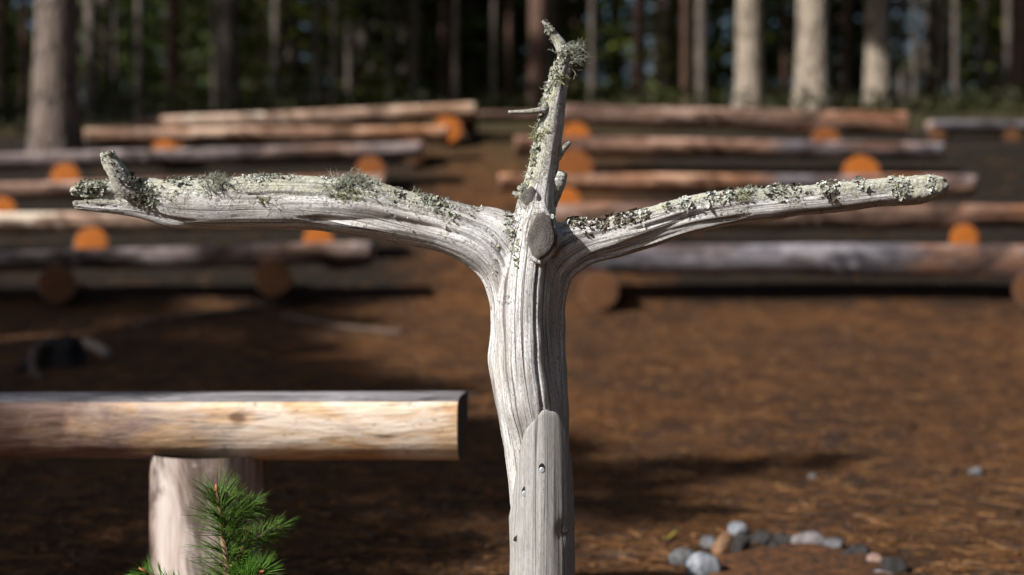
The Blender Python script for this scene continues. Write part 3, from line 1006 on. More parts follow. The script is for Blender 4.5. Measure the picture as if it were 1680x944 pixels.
# (label, (px,ytop,thick) left, same right, distance, [(support px, radius px, end material)], seat material)
O, OO = M_ORANGE, M_ORANGE_SHADE_BROWN
BENCHES = [
    ('nearest grey log bench of the left-hand block, with two brown support ends', (-260, 418, 36), (610, 395, 33), 8.3, [(-120, 32, OO), (95, 32, OO), (448, 32, OO)], M_LOG_GREY),
    ('pale second-row log bench just below the thick left arm of the cross', (-300, 349, 34), (590, 343, 32), 9.1, [(-150, 28, O), (150, 29, O), (523, 27, O)], M_LOG_PALE),
    ('third-row log bench on the left, mostly hidden behind the thick arm', (-200, 302, 32), (632, 284, 30), 9.9, [(3, 26, O), (560, 26, O)], M_LOG_PINK),
    ('long grey log bench passing in front of the thick trunk at left, fourth row', (-140, 254, 26), (692, 232, 28), 10.7, [(-60, 26, O), (108, 26, O), (608, 25, O)], M_LOG_GREY),
    ('fifth-row log bench on the left, from the thick trunk to the aisle', (138, 209, 26), (734, 205, 24), 11.5, [(270, 23, O), (680, 23, OO)], M_LOG_WARM),
    ('topmost pale log bench of the left-hand block with an orange support end by the aisle', (220, 192, 22), (781, 167, 26), 12.3, [(285, 22, O), (735, 24, O)], M_LOG_PALE),
    ('nearest thick blue-grey log bench of the right-hand block, lowest row', (945, 398, 54), (1960, 402, 52), 8.3, [(982, 34, OO), (1690, 30, OO)], M_LOG_BLUE_BROWN),
    ('brown log bench just under the slender arm of the cross, second row on the right', (880, 332, 40), (1900, 336, 40), 9.1, [(960, 26, OO), (1582, 25, O)], M_LOG_PINK),
    ('orange-brown log bench behind the slender arm of the cross, third row on the right', (818, 283, 30), (1602, 286, 32), 9.9, [(930, 26, O), (1500, 26, OO)], M_LOG_RUST_BLUE),
    ('fourth-row log bench on the right with two large orange support ends', (845, 222, 27), (1551, 232, 31), 10.7, [(942, 32, O), (1413, 33, O)], M_LOG_BROWN_BLUE),
    ('topmost reddish log bench of the right-hand block, in front of the three pale trunks', (922, 170, 36), (1491, 183, 34), 11.5, [(945, 25, O), (1355, 26, O)], M_LOG_PINK),
    ('short dim stretch of log bench seen across the top of the aisle', (755, 181, 15), (960, 183, 15), 12.7, [(770, 14, OO), (950, 14, OO)], M_LOG_PINK),
    ('shaded dark log bench at the right edge under the trees', (1530, 196, 19), (1900, 199, 19), 12.5, [(1537, 15, OO), (1662, 15, OO)], M_LOG_BLUE),  # dark seat and brown ends carry the shade in their colours
]
for bi, (lab, l, r_, d, sups, mt) in enumerate(BENCHES):
    p0 = at(l[0], l[1], d); p1 = at(r_[0], r_[1], d)
    mid = (p0 + p1) * .5
    root = thing('log_bench', lab, 'bench', (mid.x, d + .1, ground(mid.x, d + .1)), BG)
    k = m_per_px(d)
    tp = 1 + (.10 if bi % 2 else -.10)
    v, f, fm = dlog(p0, p1, .23, l[2] * k * tp, r_[2] * k * (2 - tp), bi * 3.7 + 1, m=110, rough=1.7)
    mesh_obj('seat', v, f, [mt, M_ENDGREY], root, origin=root.location, fmat=fm)
    for si, (sx, sr, sm) in enumerate(sups):
        q = (sx - l[0]) / (r_[0] - l[0])
        yb = l[1] + (r_[1] - l[1]) * q + (l[2] + (r_[2] - l[2]) * q)
        sr_m = sr * k * .95
        if sm is O and (bi * 5 + si * 3) % 4 == 1: sm = M_ORANGE_DULL
        c = at(sx, yb, d - .09)
        c.z = c.z - sr_m + .028
        lying_support(c, sr_m, .44, bi + si * 2.3, M_LOG_PINK, sm, root)

# the near bench
NB = 2.70
def mat_near():
    t = NT('near_bench_wood')
    v = t.coord('Object', (.16, 1, 1)); v2 = t.coord('Object', (.40, 1, 1)); v3 = t.coord('Object', (.7, 1, 1))
    f = t.noise(v, 70, 6, .65)
    p = t.noise(v2, 13, 5, .62, .6)
    b = t.noise(v3, 5.5, 5, .6, .7)
    c = t.ramp(f, [(.28, (.42, .23, .11)), (.5, (.60, .40, .24)), (.7, (.70, .54, .38))])
    c = t.mix(t.ramp(p, [(.42, 0), (.58, .95)]), c, (.76, .65, .55))
    # red-brown tone, denser towards the far end of the log
    sx = t.n('ShaderNodeSeparateXYZ')
    t.l(t.n('ShaderNodeTexCoord').outputs['Object'], sx.inputs[0])
    mr = t.n('ShaderNodeMapRange')
    mr.inputs['From Min'].default_value = .12; mr.inputs['From Max'].default_value = -.42
    mr.inputs['To Min'].default_value = -.07; mr.inputs['To Max'].default_value = .27
    t.l(sx.outputs['X'], mr.inputs['Value'])
    m = t.ramp(t.math('ADD', t.math('ADD', t.math('MULTIPLY', p, .4), t.math('MULTIPLY', b, .6)), mr.outputs[0]), [(.50, 0), (.66, .88)])
    c = t.mix(m, c, t.ramp(f, [(.3, (.08, .045, .04)), (.7, (.26, .16, .14))]))
    ckn = t.noise(t.coord('Object', (.05, 1, 1)), 30, 3, .5, .4)
    c = t.mix(t.math('MULTIPLY', t.ramp(ckn, [(.485, 0), (.498, 1), (.502, 1), (.515, 0)]), t.ramp(b, [(.48, 0), (.58, .9)])), c, (.06, .04, .03))
    vk = t.n('ShaderNodeTexVoronoi'); vk.inputs['Scale'].default_value = 5.5
    t.l(t.mix(.04, t.coord('Object', (.75, 1, 1)), t.n('ShaderNodeTexNoise').outputs['Color']), vk.inputs['Vector'])
    c = t.mix(t.ramp(vk.outputs['Distance'], [(.045, .8), (.09, 0)]), c, (.12, .07, .045))
    d = t.noise(t.coord('Object', (.5, 1, 1)), 38, 4, .7, .5)
    c = t.mix(t.ramp(d, [(.60, 0), (.68, .7)]), c, (.17, .095, .06))
    c = t.mix(t.ramp(t.noise(v3, 20, 5, .7), [(.63, 0), (.70, .6)]), c, (.09, .075, .07))
    t.b.inputs['Specular IOR Level'].default_value = .12
    return t.done(c, t.bump(t.math('ADD', f, p), .005, .8), .9)


M_NEAR = mat_near()
M_NEAR_TOP = mat_log('near_bench_top', [(.10, .095, .10), (.20, .19, .20), (.30, .29, .30)], (.17, .155, .16), (.5, .7), (.09, .08, .08), 1.6)
M_NEARPOST = mat_log('near_bench_post', [(.17, .115, .092), (.33, .25, .215), (.46, .39, .36)], (.50, .46, .44), (.46, .6), (.20, .125, .09), 1.0, (1, 1, .06))
p0 = at(-420, 655, NB); p1 = at(751, 654, NB)
root = thing('log_bench', 'close-up log bench at left with grey flat top and thick pale post', 'bench', (at(345, 800, NB).x, NB + .1, 0), None)
kk = m_per_px(NB)
v, f, fm = dlog(p0, p1, .20, 104 * kk, 111 * kk, 77.0, n=64, m=220, rough=.3, ex=.68, ez=.80, endskew=.013)
# flat grey top gets its own slot
nn_ = 64
for i in range(220):
    for j in range(5): fm[i * nn_ + j] = 2
seat = mesh_obj('seat', v, f, [M_NEAR, M_ENDDARK, M_NEAR_TOP], root, origin=root.location, fmat=fm)
md = seat.modifiers.new('e', 'EDGE_SPLIT'); md.split_angle = R(40)


def round_post(cx, cy, r, z0, z1, seed):
    n, m = 64, 40
    V, F = [], []
    for i in range(m + 1):
        z = z0 + (z1 - z0) * i / m
        for j in range(n):
            a = 2 * math.pi * j / n
            rr = r * (1 + .03 * noise.noise(Vector((math.cos(a) * 1.5, math.sin(a) * 1.5, seed + z * 1.2))) + .012 * noise.noise(Vector((math.cos(a) * 6, math.sin(a) * 6, seed + z * 3))))
            V.append(Vector((cx + math.cos(a) * rr, cy + math.sin(a) * rr, z)))
    for i in range(m):
        for j in range(n):
            F.append((i * n + j, i * n + (j + 1) % n, (i + 1) * n + (j + 1) % n, (i + 1) * n + j))
    return V, F


zb = at(345, 759, NB).z + .001
for px in (342, -330):
    c = at(px, 760, NB + .092)
    v, f = round_post(c.x, c.y, 97 * kk, -.1, zb + .008, px)
    mesh_obj('leg', v, f, M_NEARPOST, root, origin=root.location)

# ------------------------------------------------------------------ pine sapling
SP_D = 2.14
base = at(392, 1240, SP_D); base.z = ground(base.x, base.y) - .02
SAP = thing('pine_sapling', 'young green pine sapling in front of the bench post', 'sapling', (base.x, base.y, base.z))


def needle(p, d, L, w, rg, sag):
    d = d.normalized()
    sd = d.cross(Vector((rg.gauss(0, 1), rg.gauss(0, 1), rg.gauss(0, 1)))).normalized()
    up = sd.cross(d)
    bend = Vector((0, 0, -sag))
    V = []
    k = 4
    for i in range(k + 1):
        q = i / k
        c = p + d * (L * q) + bend * (L * q * q)
        ww = w * (1 - .85 * q ** 2.5)
        V += [c - sd * ww, c + up * ww * .7, c + sd * ww]
    F = []
    for i in range(k):
        a = i * 3
        for j in range(3):
            F.append((a + j, a + (j + 1) % 3, a + 3 + (j + 1) % 3, a + 3 + j))
    return V, F


def shoot(pts, nn, Lpx, mat, seed, spread=(.75, 1.25), tip_bud=True):
    rg = random.Random(seed)
    w = []
    for p in pts:
        q = at(p[0], p[1], SP_D + p[3]); w.append((q.x, q.y, q.z, p[2] * K0))
    path = catmull(w, .004)
    v, f = tube([(Vector(p[:3]), p[3] * (1 + .15 * noise.noise(Vector(p[:3]) * 300))) for p in path], 9)
    br = mesh_obj('branch', v, f, M_SHOOT, SAP, origin=SAP.location)
    P = []
    m = len(path)
    for i in range(nn):
        t = rg.random() ** .85
        a = min(m - 2, int(t * (m - 1)))
        c = Vector(path[a][:3]); T = (Vector(path[a + 1][:3]) - c).normalized()
        o = T.orthogonal().normalized(); o.rotate(Matrix.Rotation(rg.uniform(0, 6.283), 3, T))
        ang = rg.uniform(*spread) * (1 - .42 * t ** 2)
        d = T * math.cos(ang) + o * math.sin(ang)
        L = Lpx * K0 * rg.uniform(.7, 1.1) * (1 - .15 * t)
        for s in range(2):
            P.append(needle(c + o * path[a][3] * .6, (d + Vector((rg.gauss(0, .08), rg.gauss(0, .08), rg.gauss(0, .08)))), L * rg.uniform(.93, 1.05), .00062, rg, rg.uniform(-.02, .14)))
    v, f = join(P)
    mesh_obj('needles', v, f, mat, br, origin=SAP.location)
    if tip_bud:
        e = Vector(path[-1][:3]); T = (e - Vector(path[-3][:3])).normalized()
        v, f = tube([(e - T * .004, .0022), (e, .0034), (e + T * .005, .0030), (e + T * .011, .0008)], 10)
        mesh_obj('bud', v, f, M_BUD, br, origin=SAP.location)


path = [(at(392, 1240, SP_D), .008), (at(384, 1080, SP_D), .007), (at(377, 960, SP_D), .0062), (at(366, 880, SP_D), .005)]
path[0] = (Vector(base), .008)
v, f = tube([(p, r) for p, r in path], 12)
mesh_obj('stem', v, f, M_SHOOT, SAP, origin=SAP.location)
shoot([(378, 968, 5, 0), (370, 900, 4.8, 0), (365, 866, 4.5, 0), (360, 834, 4, 0), (356, 806, 3.2, 0)], 300, 78, M_NEEDLE, 201, (.8, 1.45))
shoot([(365, 868, 4, 0), (385, 846, 3.6, .01), (405, 834, 3.3, .015), (421, 828, 3, .02)], 170, 46, M_NEEDLE, 202)
shoot([(372, 925, 4, 0), (405, 895, 3.4, .06), (440, 873, 3, .1), (458, 866, 2.6, .12)], 190, 52, M_NEEDLE, 203)
shoot([(378, 985, 4, -.01), (400, 958, 3.8, -.03), (420, 945, 3.4, -.045), (428, 940, 3, -.055)], 230, 62, M_NEEDLE_Y, 204, (.6, 1.35))
shoot([(376, 1000, 4, 0), (310, 975, 3.8, -.02), (262, 952, 3.4, -.03), (238, 938, 3, -.03)], 150, 44, M_NEEDLE_Y, 205)
shoot([(372, 940, 4, .0), (396, 905, 3.4, -.01), (402, 880, 3, -.01)], 120, 44, M_NEEDLE, 206)

# ------------------------------------------------------------------ stones, sticks and the burnt stump
def stone(px, py, wpx, hpx, mat, label, seed, cat='stone', group=None, sink=.5, name='stone'):
    p = ground_px(px, py + hpx * .45)
    k = m_per_px(p.y) * (1.18 if group else 1)
    bm = bmesh.new()
    bmesh.ops.create_icosphere(bm, subdivisions=4, radius=1)
    rg = random.Random(seed)
    planes = [(Vector((rg.gauss(0, 1), rg.gauss(0, 1), rg.gauss(0, 1))).normalized(), rg.uniform(.62, .92)) for _ in range(9)]
    for v in bm.verts:
        q = v.co.copy()
        for n_, dd in planes:
            e = q.dot(n_) - dd
            if e > 0: q -= n_ * e * .85
        q *= 1 + .07 * noise.noise(q * 2.2 + Vector((seed, 0, 0))) + .025 * noise.noise(q * 7 + Vector((seed, 0, 0)))
        v.co = Vector((q.x * wpx * k * .5, q.y * (wpx + hpx) * k * .26, q.z * hpx * k * .56))
    me = bpy.data.meshes.new(name); bm.to_mesh(me); bm.free()
    me.materials.append(mat)
    me.polygons.foreach_set('use_smooth', [True] * len(me.polygons))
    o = bpy.data.objects.new(name, me); COL.objects.link(o)
    o.location = (p.x, p.y + wpx * k * .2, p.z + hpx * k * .5 * (1 - sink))
    o.rotation_euler = (0, 0, rg.uniform(-.5, .5))
    return tag(o, label, cat, group)


M_ST_W = mat_simple('granite_white', (.09, .098, .115), (.29, .305, .335), 40, .8, .004)
M_ST_G = mat_simple('granite_grey', (.05, .05, .056), (.13, .127, .13), 40, .85, .004)
M_ST_T = mat_simple('stone_tan', (.12, .065, .035), (.26, .15, .085), 30, .85, .004)
M_ST_D = mat_simple('stone_sooty', (.012, .011, .011), (.045, .04, .038), 30, .9, .004)
M_ST_P = mat_simple('stone_pink', (.13, .08, .065), (.26, .17, .14), 30, .85, .004)
M_ST_V = mat_simple('stone_violet', (.07, .06, .065), (.19, .165, .17), 30, .85, .004)
FG = 'stones of the fire ring'
for a in ((1156, 928, 50, 42, M_ST_W, 'largest white stone of the fire ring, at its near left corner', 1),
          (1122, 916, 44, 28, M_ST_G, 'flat grey stone outermost on the left of the fire ring', 2),
          (1164, 890, 26, 22, M_ST_G, 'small grey stone behind the largest white one in the fire ring', 3),
          (1188, 894, 34, 38, M_ST_T, 'upright tan stone in the left part of the fire ring', 4),
          (1212, 868, 30, 24, M_ST_W, 'white stone at the back left corner of the fire ring', 5),
          (1216, 892, 34, 40, M_ST_D, 'sooty black stone beside the upright tan one', 6),
          (1252, 884, 38, 24, M_ST_D, 'low sooty stone at the back of the fire ring, right of the white one', 7),
          (1288, 886, 34, 26, M_ST_D, 'black stone in the middle of the fire ring back edge', 8),
          (1326, 886, 58, 28, M_ST_V, 'long violet-grey stone at the back of the fire ring', 9),
          (1372, 896, 36, 24, M_ST_G, 'rounded grey stone right of the long violet-grey one', 10),
          (1408, 906, 44, 24, M_ST_D, 'dark stone in the right part of the fire ring', 11),
          (1438, 920, 30, 22, M_ST_P, 'pinkish stone at the right of the fire ring', 12),
          (1468, 930, 48, 28, M_ST_D, 'dark stone outermost on the right of the fire ring', 13),
          (1232, 902, 22, 16, M_ST_D, 'little sooty stone at the inner side of the fire ring, beside the black one', 31),
          (1270, 895, 20, 14, M_ST_D, 'little sooty stone between two low black ones at the back of the fire ring', 32),
          (1350, 902, 24, 14, M_ST_D, 'little sooty stone in front of the long violet-grey one', 33),
          (1392, 910, 22, 14, M_ST_D, 'little sooty stone left of the dark right-hand stone', 34),
          (1425, 930, 26, 16, M_ST_D, 'little sooty stone just below the pinkish one', 35),
          (1450, 946, 34, 20, M_ST_W, 'white stone cut by the bottom edge at the right of the fire ring', 14)):
    stone(*a, group=FG)
stone(1602, 772, 26, 20, M_ST_G, 'lone pale grey stone on the bare ground at the right', 21)
stone(1334, 780, 16, 13, M_ST_G, 'tiny grey stone on the ground behind the fire ring', 22)
# sand heap inside the ring
pc = ground_px(1315, 935)
V, F = [Vector((pc.x, pc.y - .02, ground(pc.x, pc.y) + .016))], []
n = 40
for i in range(1, 9):
    q = i / 8
    for j in range(n):
        a = 2 * math.pi * j / n
        x, y = pc.x + math.cos(a) * .24 * q, pc.y - .02 + math.sin(a) * .24 * q
        V.append(Vector((x, y, ground(x, y) + .006 + .010 * (1 - q * q) + (.016 * noise.noise(Vector((x * 19, y * 19, 0))) if i < 8 else -.012))))
for j in range(n): F.append((0, 1 + j, 1 + (j + 1) % n))
for i in range(7):
    for j in range(n):
        F.append((1 + i * n + j, 1 + (i + 1) * n + j, 1 + (i + 1) * n + (j + 1) % n, 1 + i * n + (j + 1) % n))
M_SAND = mat_simple('burnt_sand', (.022, .011, .006), (.105, .042, .014), 34, .95, .02)
tag(mesh_obj('sand', V, F, M_SAND), kind='structure')


def stick(pts, mat, label, name='stick', cat='stick', lift=.6, n=10, group=None):
    w = []
    for (px, py, r) in pts:
        p = ground_px(px, py); k = m_per_px(p.y)
        w.append((p.x, p.y, p.z + r * k * lift, r * k))
    path = catmull(w, .03)
    v, f = tube([(Vector(p[:3]), p[3] * (1 + .2 * noise.noise(Vector(p[:3]) * 9))) for p in path], n, True, .15)
    o = mesh_obj(name, v, f, mat, origin=Vector(w[0][:3]))
    return tag(o, label, cat, group)


M_STICK = mat_simple('stick_bleached', (.05, .032, .024), (.11, .076, .059), 25)
stick([(225, 536, 5), (300, 525, 6), (380, 516, 6), (440, 506, 6), (478, 497, 5)], M_STICK, 'long pale stick lying on the ground below the left benches')
stick([(465, 522, 5), (510, 531, 6), (560, 539, 5), (660, 549, 4)], M_STICK, 'faint thin stick lying nearer the middle of the clearing')
stick([(135, 566, 7), (155, 574, 9), (178, 588, 8)], mat_simple('stick_pale_end', (.13, .10, .085), (.27, .21, .18), 25), 'short pale broken stick beside the charred root stump')
stick([(700, 660, 3), (745, 655, 3), (790, 650, 3)], M_STICK, 'thin twig on the ground right of the near bench end')
# charred stump with roots
M_CHAR = mat_simple('charred_wood', (.008, .007, .007), (.038, .032, .030), 30, .9, .01)
bp = ground_px(96, 602); k = m_per_px(bp.y)
ST = thing('charred_stump', 'low blackened root stump with a curved root at left behind the near bench', 'stump', tuple(bp))
cc = Vector((bp.x, bp.y, bp.z))
V, F = [], []
n = 28
prof = [(50, -6), (50, 6), (47, 16), (43, 26), (38, 36), (28, 44), (10, 47)]
for i, (rr, h) in enumerate(prof):
    for j in range(n):
        a = 2 * math.pi * j / n
        q = rr * k * (1 + .45 * noise.noise(Vector((math.cos(a) * 1.6, math.sin(a) * 1.6, h * .03))) + .22 * noise.noise(Vector((math.cos(a) * 5, math.sin(a) * 5, h * .12))))
        V.append(cc + Vector((math.cos(a) * q, math.sin(a) * q * .8, h * k * (1 + .15 * math.cos(a)))))
for i in range(len(prof) - 1):
    for j in range(n):
        F.append((i * n + j, i * n + (j + 1) % n, (i + 1) * n + (j + 1) % n, (i + 1) * n + j))
F.append(tuple((len(prof) - 1) * n + j for j in range(n)))
mesh_obj('stump_body', V, F, M_CHAR, ST, origin=ST.location)
for pts, m_ in (([(84, 560, 9, -.05), (62, 572, 8, -.12), (53, 592, 7, -.2), (58, 618, 6, -.28), (72, 640, 5, -.34)], M_STICK),
                ([(58, 592, 10, -.05), (44, 612, 10, -.12), (30, 636, 8, -.22)], M_CHAR)):
    w = []
    for (px, py, r, dy) in pts:
        q = at(px, py, bp.y + dy); w.append((q.x, q.y, max(q.z, ground(q.x, q.y)), r * k))
    v, f = tube([(Vector(p[:3]), p[3]) for p in catmull(w, .02)], 10)
    mesh_obj('root', v, f, m_, ST, origin=ST.location)
# yellow leaf
p = ground_px(1098, 886)
V = [Vector((0, 0, .004))]
for j in range(14):
    a = 2 * math.pi * j / 14
    V.append(Vector((math.cos(a) * .016 * (1 + .2 * math.cos(2 * a)), math.sin(a) * .009, .006 + .02 * max(0, math.cos(a)) )))
o = mesh_obj('leaf', [q + p for q in V], [(0, 1 + j, 1 + (j + 1) % 14) for j in range(14)], mat_leaf('yellow_leaf', (.30, .26, .03), (.48, .42, .07), 60, .3), origin=p)
md = o.modifiers.new('t', 'SOLIDIFY'); md.thickness = .001
tag(o, 'small yellow leaf on the ground left of the fire ring', 'leaf')

# ------------------------------------------------------------------ trees
def trunk_mesh(r0, h, seed, lean=(0, 0), n=20, m=26):
    V, F = [], []
    for i in range(m + 1):
        q = (i / m) ** 1.3
        z = -.3 + (h + .3) * q
        r = r0 * (1 - .75 * max(0, z) / h) + r0 * .45 * math.exp(-max(0, z + .1) * 3.2)
        cx = lean[0] * z + .05 * noise.noise(Vector((z * .3, seed, 0))); cy = lean[1] * z + .05 * noise.noise(Vector((z * .3, seed, 7)))
        for j in range(n):
            a = 2 * math.pi * j / n
            rr = r * (1 + .07 * noise.noise(Vector((math.cos(a) * 2, math.sin(a) * 2, z * 1.3 + seed))))
            V.append(Vector((cx + math.cos(a) * rr, cy + math.sin(a) * rr, z)))
    for i in range(m):
        for j in range(n):
            F.append((i * n + j, i * n + (j + 1) % n, (i + 1) * n + (j + 1) % n, (i + 1) * n + j))
    F.append(tuple(m * n + j for j in range(n)))
    return V, F


def raw_mesh(name, V, F, mat, smooth=True):
    me = bpy.data.meshes.new(name)
    me.from_pydata([tuple(v) for v in V], [], F)
    me.materials.append(mat)
    if smooth: me.polygons.foreach_set('use_smooth', [True] * len(me.polygons))
    me.update()
    return me


def leaf_tri(V, F, c, s, rg, flat=1.0):
    d = Vector((rg.gauss(0, 1), rg.gauss(0, 1), rg.gauss(0, flat))).normalized()
    e = d.orthogonal().normalized(); e.rotate(Matrix.Rotation(rg.uniform(0, 6.28), 3, d))
    o = len(V)
    V += [c - d * s - e * s * .35, c - d * s * .2 + e * s * .45, c + d * s, c + e * s * -.4]
    F.append((o, o + 3, o + 2, o + 1))


def crown_pine(h, seed):
    """clumps of needles on limbs in the top 45 % of the tree"""
    rg = random.Random(seed); V, F, LV = [], [], []
    for i in range(46):
        z = h * rg.uniform(.50, 1.0)
        q = (z / h - .50) / .50
        L = (1.0 + 1.5 * math.sin(math.pi * min(1, q * .8 + .2))) * rg.uniform(.6, 1.15)
        a = rg.uniform(0, 6.28)
        e = Vector((math.cos(a) * L, math.sin(a) * L, z + L * rg.uniform(.05, .4)))
        LV.append(tube([(Vector((0, 0, z)), .035), (e * .5 + Vector((0, 0, z * .5)) + Vector((0, 0, -.05)), .022), (e, .008)], 5, False))
        for c in range(5):
            cc = Vector((0, 0, z)).lerp(e, rg.uniform(.45, 1.05)) + Vector((rg.gauss(0, .2), rg.gauss(0, .2), rg.gauss(.05, .12)))
            rr = rg.uniform(.22, .5)
            for t in range(34):
                leaf_tri(V, F, cc + Vector((rg.gauss(0, rr * .5), rg.gauss(0, rr * .5), rg.gauss(0, rr * .3))), rg.uniform(.08, .17), rg)
    return V, F, LV


def crown_spruce(h, seed, low=.3, dens=1.0, wid=.17):
    rg = random.Random(seed); V, F, LV = [], [], []
    z = low
    while z < h * .98:
        q = 1 - z / h
        L0 = h * wid * (q ** .8) * rg.uniform(.8, 1.1) + .12
        nb = max(3, int(6 * dens))
        ph = rg.uniform(0, 6.28)
        for b in range(nb):
            if rg.random() > .86: continue
            a = ph + 6.283 * b / nb + rg.gauss(0, .25); L = L0 * rg.uniform(.65, 1.1)
            dr = rg.uniform(.15, .5)
            pts = []
            for s in range(5):
                u = s / 4
                pts.append(Vector((math.cos(a) * L * u, math.sin(a) * L * u, z - dr * L * u + .28 * L * u * u)))
            LV.append(tube([(p, .014 * (1 - s * .2)) for s, p in enumerate(pts)], 4, False))
            for t in range(int(16 + 38 * L * dens)):
                u = rg.random() ** .7; i = min(3, int(u * 4)); c = pts[i].lerp(pts[i + 1], u * 4 - i)
                sp = .16 * L * (1 - u * .5) + .04
                c = c + Vector((rg.gauss(0, sp), rg.gauss(0, sp), -abs(rg.gauss(0, .09))))
                leaf_tri(V, F, c, rg.uniform(.045, .105), rg, .6)
        z += rg.uniform(.22, .40) * (1.2 if z < 3 else 1)
    return V, F, LV


def tree_proto(name, trunkmat, crownmat, kind, h, r0, seed, label, lean=(0, 0), **kw):
    root = thing(name, label, 'tree', (0, 0, -50))
    v, f = trunk_mesh(r0, h, seed, lean)
    if kind == 'pine':
        cv, cf, lv = crown_pine(h, seed)
        # dead snapped twigs on the lower trunk
        rg = random.Random(seed + 5)
        for i in range(9):
            z = rg.uniform(1.2, h * .5); a = rg.uniform(0, 6.28); L = rg.uniform(.25, .9)
            rb = r0 * (1 - .75 * z / h) * .8
            lv.append(tube([(Vector((math.cos(a) * rb, math.sin(a) * rb, z)), .013), (Vector((math.cos(a) * (rb + L), math.sin(a) * (rb + L), z - L * .25)), .005)], 5, False))
    else:
        cv, cf, lv = crown_spruce(h, seed, **kw)
    tv, tf = join([(v, f)] + lv)
    t = bpy.data.objects.new('trunk', raw_mesh('trunk', tv, tf, trunkmat)); COL.objects.link(t); t.parent = root
    c = bpy.data.objects.new('crown', raw_mesh('crown', cv, cf, crownmat, False)); COL.objects.link(c); c.parent = root
    return root


USED = set()


def plant(proto, x, y, label, scale=1.0, rz=0, group=None, sxy=1.0):
    if proto.name in USED:
        o = copy_tree(proto)
    else:
        o = proto; USED.add(proto.name)
    o.location = (x, y, ground(x, y) - .02)
    o.scale = (scale * sxy, scale * sxy, scale)
    o.rotation_euler = (0, 0, rz)
    o['label'] = label
    if group: o['group'] = group
    elif 'group' in o: del o['group']
    return o


SPR = [tree_proto('spruce_tree', M_BARK_GREY, M_CONIFER if i % 3 else M_CONIFER2, 'spruce', h, .10, 300 + i, 'spruce', low=lo, dens=de, wid=wi)
       for i, (h, lo, de, wi) in enumerate(((10, .3, 1.0, .17), (12, .5, 1.2, .15), (7, .2, 1.1, .2), (13, 1.2, 1.0, .16), (5, .1, 1.2, .24)))]
PIN = [tree_proto('pine_tree', m_, M_PINECROWN, 'pine', h, r0, 400 + i, 'pine', ln)
       for i, (m_, h, r0, ln) in enumerate(((M_BARK_PALE, 17, .15, (0, 0)), (M_BARK_GREY, 18, .16, (.004, 0)), (M_BARK_RED, 17, .13, (-.006, 0)), (M_BARK_DIM, 15, .10, (.008, 0)), (M_BARK_DIM, 18, .15, (-.003, 0))))]
HERO = [  # px at its visible foot, width px, distance, proto, label
    (93, 70, 11.95, 1, 'thickest pine trunk, grey and half shaded, at the far left behind the benches'),
    (1228, 40, 15.2, 0, 'pale lit pine trunk, left one of the three standing close behind the top right bench'),
    (1332, 50, 15.0, 0, 'broadest pale pine trunk, middle of the three behind the top right bench'),
    (1439, 39, 17.5, 0, 'pale slimmer pine trunk, right one of the three behind the top right bench'),
    (151, 21, 16.5, 4, 'slim pine trunk just right of the thickest left trunk'),
    (285, 24, 20.0, 2, 'dark slim pine trunk above the start of the topmost left bench'),
    (322, 15, 24.0, 3, 'very thin pine trunk between the dark slim one and the brown one'),
    (376, 31, 18.0, 4, 'brown pine trunk above the middle of the topmost left bench'),
    (478, 20, 24.0, 3, 'thin grey pine trunk left of the straight pale thin one'),
    (594, 16, 20.0, 3, 'straight pale thin pine trunk above the right half of the topmost left bench'),
    (660, 20, 24.0, 3, 'dim thin pine trunk above the aisle end of the topmost left bench'),
    (768, 24, 26.0, 4, 'dim pine trunk above the aisle between the bench blocks'),
    (884, 32, 17.0, 2, 'dark reddish pine trunk just behind the top of the cross on its left'),
    (948, 18, 26.0, 2, 'orange-barked pine trunk just right of the top of the cross'),
    (1010, 24, 24.0, 2, 'dark pine trunk right of the orange-barked one'),
    (1100, 24, 22.0, 2, 'dim pine trunk midway between the cross and the three pale trunks'),
    (1172, 18, 24.0, 3, 'dim thin pine trunk just left of the three pale trunks'),
    (1478, 11, 17.5, 3, 'thin brown pine stem right of the three pale trunks'),
    (1542, 15, 17.0, 3, 'thin grey pine stem above the shaded bench on the right'),
    (1610, 12, 19.0, 3, 'thin dark pine stem near the right edge'),
    (1672, 22, 17.0, 2, 'reddish pine trunk cut by the right edge of the photo'),
    (5, 16, 18.0, 2, 'thin dark pine trunk cut by the left edge of the photo'),
]
R0 = [.15, .16, .13, .10, .15]
taken = []
for (px, w, d, k, lab) in HERO:
    x = (px - 840) / FP * d
    sxy = (w * m_per_px(d) / 2) / (R0[k] * .96)
    plant(PIN[k], x, d, lab, 1.0, rnd.uniform(0, 6.28), sxy=sxy)
    taken.append((x, d))

lab_sl = 'slim dim pine trunk at the front of the wood behind the benches'
cnt = 0
while cnt < 26:
    px = rnd.uniform(-10, 1690); d = rnd.uniform(15.6, 20.5)
    x = (px - 840) / FP * d
    if any(abs(840 + a / b * FP - px) < (46 if i_ in (0, 1, 2, 3) else 20) for i_, (a, b) in enumerate(taken)): continue
    k = rnd.choice([4, 4, 3, 2]); w = rnd.uniform(8, 16)
    plant(PIN[k], x, d, lab_sl, rnd.uniform(.9, 1.1), rnd.uniform(0, 6.28), 'slim trunks at the front of the wood', sxy=(w * m_per_px(d) / 2) / (R0[k] * .96))
    taken.append((x, d)); cnt += 1

cnt = 0
while cnt < 13:
    px = rnd.uniform(20, 1000) if cnt < 11 else rnd.uniform(1060, 1690); d = rnd.uniform(17.8, 23)
    x = (px - 840) / FP * d
    if any((x - a) ** 2 + (d - b) ** 2 < .8 for a, b in taken): continue
    if any(abs(px - q) < 62 for q in (93, 1228, 1332, 1439)): continue
    taken.append((x, d)); cnt += 1
    plant(SPR[rnd.choice([2, 4, 2, 0])], x, d, 'young green spruce at the front of the wood behind the benches', rnd.uniform(.8, 1.2), rnd.uniform(0, 6.28), 'young spruces at the front of the wood')

